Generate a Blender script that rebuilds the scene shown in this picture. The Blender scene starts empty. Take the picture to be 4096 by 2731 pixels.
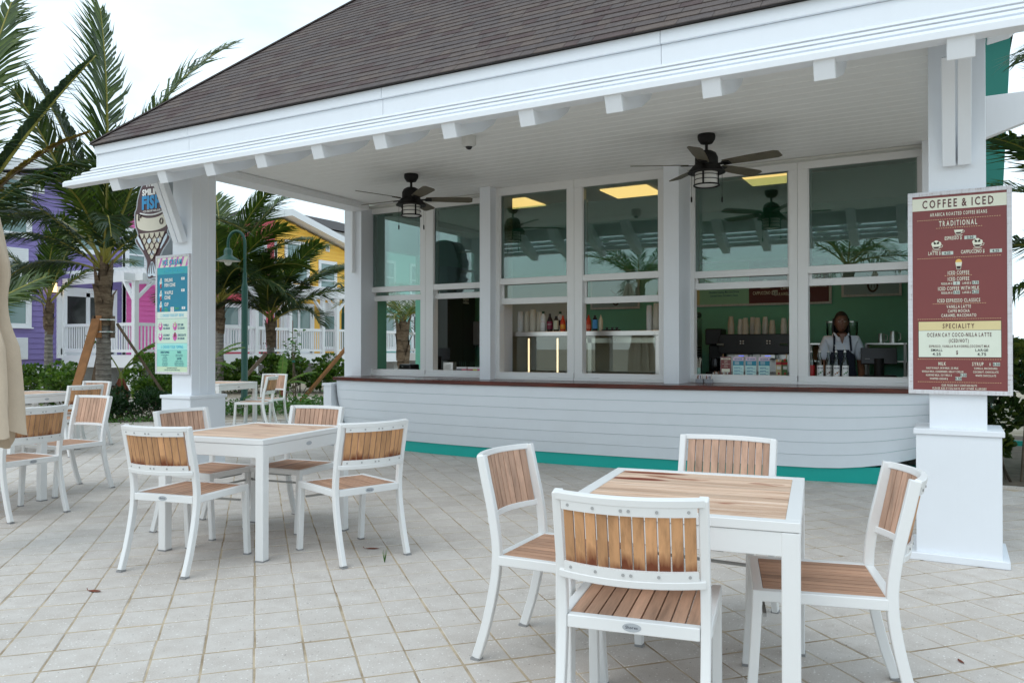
import bpy, bmesh, math, random
from mathutils import Vector, Matrix, Euler, noise
R = math.radians
rnd = random.Random(7)
sc = bpy.context.scene
col = sc.collection

# ------------------------------------------------------------------ camera, sky, sun, exposure
cam_d = bpy.data.cameras.new('camera'); cam = bpy.data.objects.new('camera', cam_d); col.objects.link(cam)
cam.location = (0, 0, 1.30); cam.rotation_euler = (R(90.514), 0, R(29.265))
cam_d.sensor_width = 36; cam_d.lens = 27.72; cam_d.clip_start = 0.05; cam_d.clip_end = 3000
sc.camera = cam
SUN_EL, SUN_AZ = 55, 195            # azimuth measured clockwise from +Y: the light comes from behind the camera, a little to the left
w = bpy.data.worlds.new('World'); sc.world = w; w.use_nodes = True
nt = w.node_tree; nt.nodes.clear()
out = nt.nodes.new('ShaderNodeOutputWorld'); bg = nt.nodes.new('ShaderNodeBackground')
sky = nt.nodes.new('ShaderNodeTexSky'); sky.sky_type = 'NISHITA'; sky.sun_disc = False
sky.sun_elevation = R(SUN_EL); sky.sun_rotation = R(SUN_AZ); sky.air_density = 1.0; sky.dust_density = 1.2; sky.ozone_density = 1.5
tc = nt.nodes.new('ShaderNodeTexCoord'); mp = nt.nodes.new('ShaderNodeMapping'); mp.inputs['Scale'].default_value = (1, 1, 2.6)
n1 = nt.nodes.new('ShaderNodeTexNoise'); n1.inputs['Scale'].default_value = 1.7; n1.inputs['Detail'].default_value = 6; n1.inputs['Roughness'].default_value = .55
cr = nt.nodes.new('ShaderNodeValToRGB'); cr.color_ramp.elements[0].position = .36; cr.color_ramp.elements[1].position = .62
cr.color_ramp.elements[0].color = (.45, .45, .45, 1); cr.color_ramp.elements[1].color = (.95, .95, .95, 1)
mx = nt.nodes.new('ShaderNodeMix'); mx.data_type = 'RGBA'
mx.inputs['B'].default_value = (8.8, 10.4, 11.3, 1)      # bright thin cloud
L = nt.links.new
L(tc.outputs['Generated'], mp.inputs['Vector']); L(mp.outputs[0], n1.inputs['Vector']); L(n1.outputs['Fac'], cr.inputs['Fac'])
L(cr.outputs['Color'], mx.inputs['Factor']); L(sky.outputs['Color'], mx.inputs['A']); L(mx.outputs['Result'], bg.inputs['Color'])
bg.inputs['Strength'].default_value = .10; L(bg.outputs[0], out.inputs['Surface'])
sun_d = bpy.data.lights.new('sun', 'SUN'); sun = bpy.data.objects.new('sun', sun_d); col.objects.link(sun)
sun_d.energy = .6; sun_d.angle = R(45); sun_d.color = (1, .98, .95)
sd = Vector((math.sin(R(SUN_AZ)) * math.cos(R(SUN_EL)), math.cos(R(SUN_AZ)) * math.cos(R(SUN_EL)), math.sin(R(SUN_EL))))
sun.rotation_euler = sd.to_track_quat('Z', 'Y').to_euler()
sc.view_settings.view_transform = 'Standard'; sc.view_settings.look = 'None'
sc.view_settings.exposure = 0.46; sc.view_settings.gamma = 1
sc.render.engine = 'CYCLES'
sc.cycles.max_bounces = 8; sc.cycles.diffuse_bounces = 4; sc.cycles.glossy_bounces = 4; sc.cycles.transmission_bounces = 6; sc.cycles.transparent_max_bounces = 24
sc.cycles.caustics_reflective = False; sc.cycles.caustics_refractive = False

# ------------------------------------------------------------------ materials
def srgb(r, g, b):
    f = lambda c: (c / 255 / 12.92) if c / 255 <= .04045 else ((c / 255 + .055) / 1.055) ** 2.4
    return (f(r), f(g), f(b), 1)
def c4(c): return (c[0], c[1], c[2], 1)
MATS = {}
class NT:
    def __init__(s, name):
        s.m = bpy.data.materials.new(name); s.m.use_nodes = True; s.t = s.m.node_tree; s.t.nodes.clear()
        s.o = s.n('ShaderNodeOutputMaterial')
    def n(s, t, **kw):
        k = s.t.nodes.new(t)
        for a, b in kw.items(): setattr(k, a, b)
        return k
    def l(s, a, b): s.t.links.new(a, b)
    def coord(s, which='Object', scale=(1, 1, 1)):
        a = s.n('ShaderNodeTexCoord'); b = s.n('ShaderNodeMapping'); b.inputs['Scale'].default_value = scale
        s.l(a.outputs[which], b.inputs['Vector']); return b.outputs[0]
    def noise(s, vec, scale, detail=4, rough=.6):
        k = s.n('ShaderNodeTexNoise'); k.inputs['Scale'].default_value = scale; k.inputs['Detail'].default_value = detail; k.inputs['Roughness'].default_value = rough
        if vec is not None: s.l(vec, k.inputs['Vector'])
        return k.outputs['Fac']
    def ramp(s, fac, stops):
        k = s.n('ShaderNodeValToRGB'); e = k.color_ramp.elements
        while len(e) < len(stops): e.new(.5)
        for i, (p, c) in enumerate(stops): e[i].position = p; e[i].color = c4(c)
        s.l(fac, k.inputs['Fac']); return k.outputs['Color']
    def mix(s, fac, a, b, mode='MIX'):
        k = s.n('ShaderNodeMix', data_type='RGBA', blend_type=mode)
        for v, nm in ((fac, 'Factor'), (a, 'A'), (b, 'B')):
            if hasattr(v, 'is_linked'): s.l(v, k.inputs[nm])
            elif nm == 'Factor': k.inputs[nm].default_value = v
            else: k.inputs[nm].default_value = c4(v)
        return k.outputs['Result']
    def math(s, op, a, b=0.0):
        k = s.n('ShaderNodeMath', operation=op)
        for i, v in enumerate((a, b)):
            if hasattr(v, 'is_linked'): s.l(v, k.inputs[i])
            else: k.inputs[i].default_value = v
        return k.outputs[0]
    def bsdf(s, colr, rough=.5, metal=0, bump=None, bstr=.2, bdist=.01, spec=.5, trans=0, emit=None, estr=0):
        p = s.n('ShaderNodeBsdfPrincipled')
        if hasattr(colr, 'is_linked'): s.l(colr, p.inputs['Base Color'])
        else: p.inputs['Base Color'].default_value = c4(colr)
        if hasattr(rough, 'is_linked'): s.l(rough, p.inputs['Roughness'])
        else: p.inputs['Roughness'].default_value = rough
        p.inputs['Metallic'].default_value = metal; p.inputs['Specular IOR Level'].default_value = spec
        p.inputs['Transmission Weight'].default_value = trans
        if emit: p.inputs['Emission Color'].default_value = c4(emit); p.inputs['Emission Strength'].default_value = estr
        if bump is not None:
            b = s.n('ShaderNodeBump'); b.inputs['Strength'].default_value = bstr; b.inputs['Distance'].default_value = bdist
            s.l(bump, b.inputs['Height']); s.l(b.outputs[0], p.inputs['Normal'])
        return p
    def done(s, sh):
        s.l(sh.outputs[0], s.o.inputs['Surface']); MATS[s.m.name] = s.m; return s.m
def plain(name, c, rough=.5, metal=0, var=.06, scale=6, bump=.0, spec=.5, emit=None, estr=0):
    k = NT(name); v = k.coord(); f = k.noise(v, scale, 5)
    d = tuple(max(0, x * (1 - var)) for x in c[:3]); u = tuple(min(1, x * (1 + var)) for x in c[:3])
    cc = k.ramp(f, [(.3, d), (.7, u)])
    b = k.noise(v, scale * 9, 3) if bump else None
    rr = k.math('ADD', k.math('MULTIPLY', f, .16), rough - .08)
    return k.done(k.bsdf(cc, rr, metal, b, bump, spec=spec, emit=emit, estr=estr))
def rand_isl(k):
    g = k.n('ShaderNodeNewGeometry'); return g.outputs['Random Per Island']
def rand_obj(k):
    g = k.n('ShaderNodeObjectInfo'); return g.outputs['Random']

def paint(name, c, rough=.42, dirt=.12):
    k = NT(name); v = k.coord(); f = k.noise(v, 2.5, 6); g = k.noise(v, 60, 3)
    st = k.noise(k.coord('Object', (14, 14, .9)), 1.4, 4)
    base = k.mix(k.ramp(f, [(.42, (0, 0, 0)), (.75, (dirt, dirt, dirt))]), c, tuple(x * .80 * y for x, y in zip(c, (1, .97, .90))))
    base = k.mix(k.ramp(st, [(.55, (0, 0, 0)), (.85, (dirt * .8,) * 3)]), base, tuple(x * .8 for x in c[:3]))
    return k.done(k.bsdf(base, rough, 0, g, .05, .004))
paint('white_paint', (.80, .83, .87)); paint('white_metal', (.80, .80, .79), .34, .07); paint('trim_white', (.84, .85, .86), .5)
paint('ceiling_white', (.86, .86, .84), .5, .05); paint('house_white', (.84, .85, .86), .55)
paint('teal_paint', srgb(10, 174, 162), .4, .15); paint('teal_dark', srgb(14, 112, 100), .6, .2); paint('hull_white', (.82, .86, .90), .5, .14)
plain('black_metal', (.008, .007, .0065), .6, 0, spec=.3); plain('dark_plastic', (.012, .012, .013), .38)
plain('grey_plastic', (.28, .28, .28), .45); plain('steel', (.66, .66, .65), .30, 1, .05); plain('case_lining', srgb(178, 174, 160), .5); plain('badge_metal', srgb(178, 182, 186), .4); plain('steel_dull', (.36, .36, .35), .42, .9)
plain('green_metal', srgb(3, 66, 52), .40, .0, .05, 3); plain('lamp_inside', (.75, .75, .72), .5)
plain('soil', srgb(104, 92, 78), .95, 0, .3, 7, .6); plain('screw_steel', (.42, .42, .42), .4, .3)
plain('mint_wall', srgb(118, 190, 164), .6, 0, .03); plain('pale_wall', srgb(196, 196, 188), .6, 0, .03)
plain('inner_floor', srgb(90, 86, 80), .6); plain('inner_ceiling', srgb(205, 205, 198), .7)
plain('umbrella_cloth', srgb(200, 182, 160), .9, 0, .05, 8, .15); plain('cup_paper', srgb(214, 208, 192), .7); plain('cup_white', srgb(225, 224, 220), .6)
plain('skin', srgb(112, 74, 56), .42, 0, .06, 10); plain('hair', srgb(18, 14, 13), .6, 0, .2, 40, .4)
plain('shirt', srgb(205, 212, 222), .85, 0, .04, 8, .15); plain('apron', srgb(22, 28, 44), .85, 0, .06, 8, .15)
plain('straw', srgb(210, 205, 190), .6); plain('fan_blade', srgb(92, 86, 70), .6, 0, .22, 9, .15)
plain('dry_leaf', srgb(120, 62, 40), .8, 0, .25, 30, .3); plain('roof_dark', srgb(62, 58, 58), .95, 0, .2, 30, .4)
plain('bark_dark', srgb(96, 84, 70), .9, 0, .3, 12, .6); plain('door_dark', (.012, .014, .015), .08, 0, .02)
plain('pine', srgb(170, 118, 76), .8, 0, .18, 7, .2); plain('pine_grey', srgb(112, 94, 78), .85, 0, .18, 7, .2)
plain('lamp_glass', (.75, .74, .70), .35); plain('camera_white', (.62, .62, .60), .4); plain('lens_dark', (.01, .01, .012), .08)
for nm, c in (('purple', (134, 119, 176)), ('pink', (240, 112, 184)), ('coral', (232, 100, 118)), ('yellow', (250, 196, 76)), ('aqua', (150, 206, 196))):
    paint('siding_' + nm, srgb(*c)[:3], .5, .12)

def m_wood(name, front, back, stain, smin, vert=True):
    k = NT(name); v = k.coord('Object', (30, 30, 2.2) if vert else (30, 2.2, 30))
    rn = k.n('ShaderNodeObjectInfo').outputs['Random']
    cmb = k.n('ShaderNodeVectorMath', operation='ADD'); k.l(v, cmb.inputs[0])
    rv = k.n('ShaderNodeCombineXYZ'); k.l(k.math('MULTIPLY', rn, 57.), rv.inputs[0]); k.l(k.math('MULTIPLY', rn, 23.), rv.inputs[2]); k.l(rv.outputs[0], cmb.inputs[1])
    g = k.noise(cmb.outputs[0], 1.0, 7, .65); lg = k.noise(cmb.outputs[0], .25, 3)
    def tone(c): return k.ramp(g, [(.28, tuple(x * .62 for x in c)), (.5, c), (.75, tuple(min(1, x * 1.25) for x in c))])
    tcn = k.n('ShaderNodeTexCoord'); sp = k.n('ShaderNodeSeparateXYZ'); k.l(tcn.outputs['Normal'], sp.inputs[0])
    fb = k.math('LESS_THAN', sp.outputs[1], -.5) if vert else 0.0
    cc = k.mix(fb, tone(front), tone(back)) if vert else tone(front)
    cc = k.mix(.55, cc, k.mix(1.0, cc, k.ramp(rn, [(0, (.62, .6, .58)), (.5, (1, .97, .93)), (1, (1.28, 1.24, 1.2))]), 'MULTIPLY'))
    if vert:
        so = k.n('ShaderNodeSeparateXYZ'); k.l(k.coord('Object'), so.inputs[0])
        low = k.math('SUBTRACT', smin, so.outputs[2]); low = k.math('MULTIPLY', low, 24.)
        low = k.math('ADD', low, k.math('MULTIPLY', k.math('SUBTRACT', k.noise(cmb.outputs[0], .8, 3), .5), 3.2))
        low = k.math('ADD', low, k.math('MULTIPLY', k.math('SUBTRACT', rn, .6), 1.0))
        cl = k.n('ShaderNodeClamp'); k.l(low, cl.inputs[0]); f = k.math('MULTIPLY', cl.outputs[0], k.math('MULTIPLY', fb, .92))
        cc = k.mix(f, cc, stain)
    return k.done(k.bsdf(cc, .62, 0, g, .25, .002, spec=.3))
WF, WB, WS = srgb(196, 160, 138)[:3], srgb(198, 150, 108)[:3], srgb(104, 44, 22)[:3]
m_wood('teak_back', WF, WB, WS, .672)
m_wood('teak_seat', srgb(184, 146, 122)[:3], WB, WS, 0, False)
def m_table(name, spots):
    k = NT(name); v = k.coord('Object', (2.4, 34, 34)); rn = k.n('ShaderNodeObjectInfo').outputs['Random']
    cmb = k.n('ShaderNodeVectorMath', operation='ADD'); k.l(v, cmb.inputs[0]); rv = k.n('ShaderNodeCombineXYZ'); k.l(k.math('MULTIPLY', rn, 71.), rv.inputs[0]); k.l(rv.outputs[0], cmb.inputs[1])
    g = k.noise(cmb.outputs[0], 1.0, 7, .65)
    c = k.ramp(g, [(.25, srgb(166, 124, 100)), (.5, srgb(212, 182, 158)), (.78, srgb(232, 214, 198))])
    c = k.mix(.6, c, k.mix(1.0, c, k.ramp(rn, [(0, (.68, .64, .6)), (.5, (1, .96, .92)), (1, (1.25, 1.22, 1.2))]), 'MULTIPLY'))
    st = k.noise(k.coord('Object', (2.2, 4.5, 1)), 1.3, 3)
    c = k.mix(k.ramp(st, [(.62, (0, 0, 0)), (.70, (.75, .75, .75))]), c, srgb(138, 66, 34))
    for (px, py, rx, ry) in spots:
        so = k.n('ShaderNodeSeparateXYZ'); k.l(k.coord('Object'), so.inputs[0])
        dx = k.math('DIVIDE', k.math('SUBTRACT', so.outputs[0], px), rx); dy = k.math('DIVIDE', k.math('SUBTRACT', so.outputs[1], py), ry)
        dd = k.math('ADD', k.math('MULTIPLY', dx, dx), k.math('MULTIPLY', dy, dy)); dd = k.math('ADD', dd, k.math('MULTIPLY', k.math('SUBTRACT', g, .5), 1.6))
        c = k.mix(k.ramp(dd, [(.5, (.95, .95, .95)), (1.0, (0, 0, 0))]), c, srgb(120, 44, 22))
    return k.done(k.bsdf(c, .6, 0, g, .25, .002, spec=.3))
m_table('teak_table', []); m_table('teak_table_stained', [(-.22, .385, .17, .030), (-.26, .21, .15, .036)])
def m_paver():
    k = NT('paver_stone'); r = rand_isl(k); ob = k.coord('Object'); 
    ge = k.n('ShaderNodeNewGeometry'); pos = ge.outputs['Position']
    f = k.noise(pos, 1.1, 5); f2 = k.noise(pos, 9, 5); g = k.noise(pos, 160, 3)
    c = k.ramp(r, [(0, srgb(176, 166, 157)), (.12, srgb(190, 181, 172)), (.5, srgb(199, 191, 182)), (.88, srgb(206, 199, 190)), (1, srgb(216, 210, 203))])
    c = k.mix(.5, c, k.ramp(f2, [(.3, srgb(178, 168, 160)), (.7, srgb(208, 203, 198))]))
    c = k.mix(k.ramp(f, [(.45, (0, 0, 0)), (.75, (.55, .55, .55))]), c, srgb(166, 157, 148)); f3 = k.noise(pos, 3.3, 6, .7); c = k.mix(k.ramp(f3, [(.58, (0, 0, 0)), (.74, (.5, .5, .5))]), c, srgb(150, 138, 124))
    def spots(scale, lo, hi, colr, c, amt):
        vo = k.n('ShaderNodeTexVoronoi'); vo.inputs['Scale'].default_value = scale; k.l(pos, vo.inputs['Vector'])
        m = k.ramp(vo.outputs['Distance'], [(lo, (amt,) * 3), (hi, (0, 0, 0))])
        pick = k.n('ShaderNodeSeparateColor'); k.l(vo.outputs['Color'], pick.inputs[0])
        m2 = k.math('MULTIPLY', k.math('GREATER_THAN', pick.outputs[0], .55), m)
        return k.mix(m2, c, colr)
    c = spots(55, .12, .24, srgb(236, 234, 230), c, .9); c = spots(34, .08, .15, srgb(120, 112, 106), c, .8); c = spots(14, .03, .05, srgb(90, 80, 72), c, .7)
    c = k.mix(k.ramp(g, [(.45, (0, 0, 0)), (.62, (.3, .3, .3))]), c, srgb(222, 218, 212))
    return k.done(k.bsdf(c, .78, 0, g, .3, .003, spec=.3))
m_paver()
def m_shingle():
    k = NT('shingle'); r = rand_isl(k); r2 = rand_obj(k); ge = k.n('ShaderNodeNewGeometry'); g = k.noise(ge.outputs['Position'], 130, 3); f = k.noise(ge.outputs['Position'], 14, 4)
    rr = k.math('FRACT', k.math('ADD', r, r2))
    c = k.ramp(rr, [(0, srgb(106, 90, 92)), (.14, srgb(114, 100, 100)), (.22, srgb(126, 119, 118)), (.55, srgb(116, 111, 112)), (.8, srgb(134, 123, 117)), (1, srgb(124, 118, 117))])
    c = k.mix(.6, c, k.ramp(g, [(.35, srgb(58, 52, 52)), (.65, srgb(150, 142, 138))]), 'OVERLAY')
    c = k.mix(.3, c, k.ramp(f, [(.3, srgb(80, 72, 72)), (.7, srgb(120, 110, 104))]))
    return k.done(k.bsdf(c, .95, 0, g, .5, .004, spec=.2))
m_shingle()
def m_mahogany():
    k = NT('mahogany'); g = k.noise(k.coord('Object', (2, 26, 26)), 1.0, 6)
    c = k.ramp(g, [(.3, srgb(56, 20, 14)), (.6, srgb(92, 34, 22)), (.85, srgb(120, 52, 30))])
    return k.done(k.bsdf(c, .22, 0, g, .06, .001))
m_mahogany()
def m_sand():
    k = NT('sand'); ge = k.n('ShaderNodeNewGeometry'); f = k.noise(ge.outputs['Position'], 1.4, 6); g = k.noise(ge.outputs['Position'], 40, 4)
    c = k.ramp(f, [(.3, srgb(150, 138, 118)), (.7, srgb(196, 186, 170))]); c = k.mix(k.ramp(g, [(.5, (0, 0, 0)), (.8, (.6, .6, .6))]), c, srgb(98, 86, 70))
    return k.done(k.bsdf(c, .95, 0, g, .6, .02, spec=.1))
m_sand()
def m_joint():
    k = NT('joint_sand'); ge = k.n('ShaderNodeNewGeometry'); f = k.noise(ge.outputs['Position'], 5, 5); g = k.noise(ge.outputs['Position'], 90, 3)
    c = k.ramp(f, [(.35, srgb(150, 134, 112)), (.65, srgb(200, 184, 160))])
    return k.done(k.bsdf(c, .95, 0, g, .6, .004, spec=.1))
m_joint()
def m_path():
    k = NT('path_brick'); ge = k.n('ShaderNodeNewGeometry'); mpn = k.n('ShaderNodeMapping'); mpn.inputs['Rotation'].default_value = (0, 0, R(45)); k.l(ge.outputs['Position'], mpn.inputs['Vector'])
    b = k.n('ShaderNodeTexBrick'); b.offset = 0; b.inputs['Scale'].default_value = 1; b.inputs['Brick Width'].default_value = .21; b.inputs['Row Height'].default_value = .21; b.inputs['Mortar Size'].default_value = .008
    b.inputs['Color1'].default_value = srgb(198, 190, 182); b.inputs['Color2'].default_value = srgb(186, 178, 170); b.inputs['Mortar'].default_value = srgb(140, 126, 108)
    k.l(mpn.outputs[0], b.inputs['Vector']); return k.done(k.bsdf(b.outputs['Color'], .8))
m_path()
def m_leaf(name, a, b, c2, rough=.42, tl=.28, scale=3.):
    k = NT(name); r = rand_isl(k); ge = k.n('ShaderNodeNewGeometry'); f = k.noise(ge.outputs['Position'], scale, 4)
    c = k.ramp(k.math('MULTIPLY', k.math('ADD', r, f), .5), [(.2, a), (.5, b), (.85, c2)])
    p = k.bsdf(c, rough, spec=.4); t = k.n('ShaderNodeBsdfTranslucent'); k.l(k.mix(1.0, c, (1.5, 1.6, .7), 'MULTIPLY'), t.inputs['Color'])
    ms = k.n('ShaderNodeMixShader'); ms.inputs[0].default_value = tl; k.l(p.outputs[0], ms.inputs[1]); k.l(t.outputs[0], ms.inputs[2]); return k.done(ms)
m_leaf('palm_leaf', (.020, .044, .010), (.052, .095, .016), (.12, .165, .028)); m_leaf('palm_dry', srgb(96, 74, 40)[:3], srgb(120, 100, 48)[:3], srgb(140, 124, 66)[:3], .7)
m_leaf('palm_old', (.014, .036, .014), (.030, .062, .020), (.07, .09, .024))
m_leaf('clusia_leaf', (.032, .080, .012), (.075, .155, .022), (.19, .27, .05), .36); m_leaf('dark_leaf', (.010, .030, .012), (.020, .055, .018), (.045, .09, .03), .32)
m_leaf('cover_leaf', (.03, .085, .016), (.055, .14, .022), (.10, .20, .04), .4); m_leaf('banana_leaf', (.04, .10, .014), (.075, .16, .02), (.12, .22, .03), .4, .4)
m_leaf('shrub_right', (.015, .035, .010), (.035, .065, .016), (.13, .15, .03), .35)
def m_trunk(name, a, b, ring):
    k = NT(name); sp = k.n('ShaderNodeSeparateXYZ'); k.l(k.coord('Object'), sp.inputs[0]); f = k.noise(k.coord('Object', (6, 6, 18)), 1.3, 6, .7)
    wv = k.math('SINE', k.math('ADD', k.math('MULTIPLY', sp.outputs[2], ring), k.math('MULTIPLY', f, 5.)))
    c = k.ramp(f, [(.3, a), (.7, b)]); c = k.mix(k.ramp(wv, [(.75, (0, 0, 0)), (.95, (.55, .55, .55))]), c, tuple(x * .4 for x in a))
    return k.done(k.bsdf(c, .9, 0, wv, .5, .02, spec=.2))
m_trunk('trunk_grey', srgb(110, 102, 94)[:3], srgb(168, 160, 150)[:3], 62); m_trunk('trunk_boot', srgb(84, 66, 52)[:3], srgb(150, 130, 108)[:3], 20)
plain('rachis', srgb(150, 142, 62), .5, 0, .15, 4); plain('stem_green', srgb(120, 128, 52), .55, 0, .25, 6)
def m_glass(name, tint, ior, rough=0.0, base=0.0):
    k = NT(name); fr = k.n('ShaderNodeFresnel'); fr.inputs['IOR'].default_value = ior
    t = k.n('ShaderNodeBsdfTransparent'); t.inputs['Color'].default_value = c4(tint); g = k.n('ShaderNodeBsdfGlossy'); g.inputs['Roughness'].default_value = rough
    g.inputs['Color'].default_value = (.92, 1, .98, 1)
    ms = k.n('ShaderNodeMixShader'); k.l(k.math('ADD', fr.outputs[0], base), ms.inputs[0]); k.l(t.outputs[0], ms.inputs[1]); k.l(g.outputs[0], ms.inputs[2]); return k.done(ms)
m_glass('window_glass', (.70, .80, .76), 1.5, 0, .06); m_glass('case_glass', (.85, .87, .84), 1.5, .01, .06); m_glass('bottle_glass', (.80, .84, .82), 1.5, .02, .02)
m_glass('clear_plastic', (.9, .9, .9), 1.45, .05)
def m_hwin():
    k = NT('house_glass'); return k.done(k.bsdf((.16, .26, .25), .06, 0, spec=1.0))
m_hwin()
def m_emit(name, c, s):
    k = NT(name); e = k.n('ShaderNodeEmission'); e.inputs['Color'].default_value = c4(c); e.inputs['Strength'].default_value = s; return k.done(e)
m_emit('ceiling_panel', (1.0, .56, .20), 1.7); m_emit('led_strip', (1.0, .78, .5), 1.6); m_emit('blue_led', (.12, .16, 1.0), 1.2); m_emit('porch_lamp', (1.0, .7, .3), 2.2)
m_emit('green_led', (.02, .6, .1), .5)
PRINT = {}
def ink(r, g, b):
    key = 'ink_%d_%d_%d' % (r, g, b)
    if key not in MATS: plain(key, srgb(r, g, b)[:3], .45, 0, .03, 8)
    return key
def m_whitewash():
    k = NT('whitewash'); f = k.noise(k.coord('Object', (3, 40, 40)), 2, 5, .7); f2 = k.noise(k.coord('Object', (40, 40, 3)), 2, 5, .7)
    c = k.ramp(k.math('MULTIPLY', k.math('ADD', f, f2), .5), [(.34, srgb(150, 120, 112)), (.44, srgb(206, 204, 206)), (.7, srgb(226, 228, 232))])
    return k.done(k.bsdf(c, .7, 0, f, .3, .004))
m_whitewash()

# ------------------------------------------------------------------ mesh helpers
GL = {}
def load_glyphs():
    chars = "ABCDEFGHIJKLMNOPQRSTUVWXYZabcdefghijklmnopqrstuvwxyz0123456789&$.,-/()%:'!"
    tmp = []
    for fat in (0, 1):
        for ch in chars:
            cu = bpy.data.curves.new('g', 'FONT'); cu.body = ch; cu.size = 1; cu.resolution_u = 2 if fat == 0 else 3; cu.offset = .018 if fat == 0 else .05
            o = bpy.data.objects.new('g', cu); col.objects.link(o); tmp.append((fat, ch, o))
    bpy.context.view_layer.update(); dg = bpy.context.evaluated_depsgraph_get()
    for fat, ch, o in tmp:
        me = o.evaluated_get(dg).to_mesh(); vs = [(v.co.x, v.co.y) for v in me.vertices]; fs = [tuple(p.vertices) for p in me.polygons]
        if vs:
            x0 = min(v[0] for v in vs); x1 = max(v[0] for v in vs); GL[(fat, ch)] = ([(x - x0, y) for x, y in vs], fs, x1 - x0)
        o.evaluated_get(dg).to_mesh_clear()
    for fat, ch, o in tmp:
        cu = o.data; bpy.data.objects.remove(o); bpy.data.curves.remove(cu)
load_glyphs()
def text_width(s, size, sx=1., fat=0, gap=.09):
    wd = 0
    for ch in s:
        wd += (.32 if ch == ' ' or (fat, ch) not in GL else GL[(fat, ch)][2] + gap) * size * sx
    return wd

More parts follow.
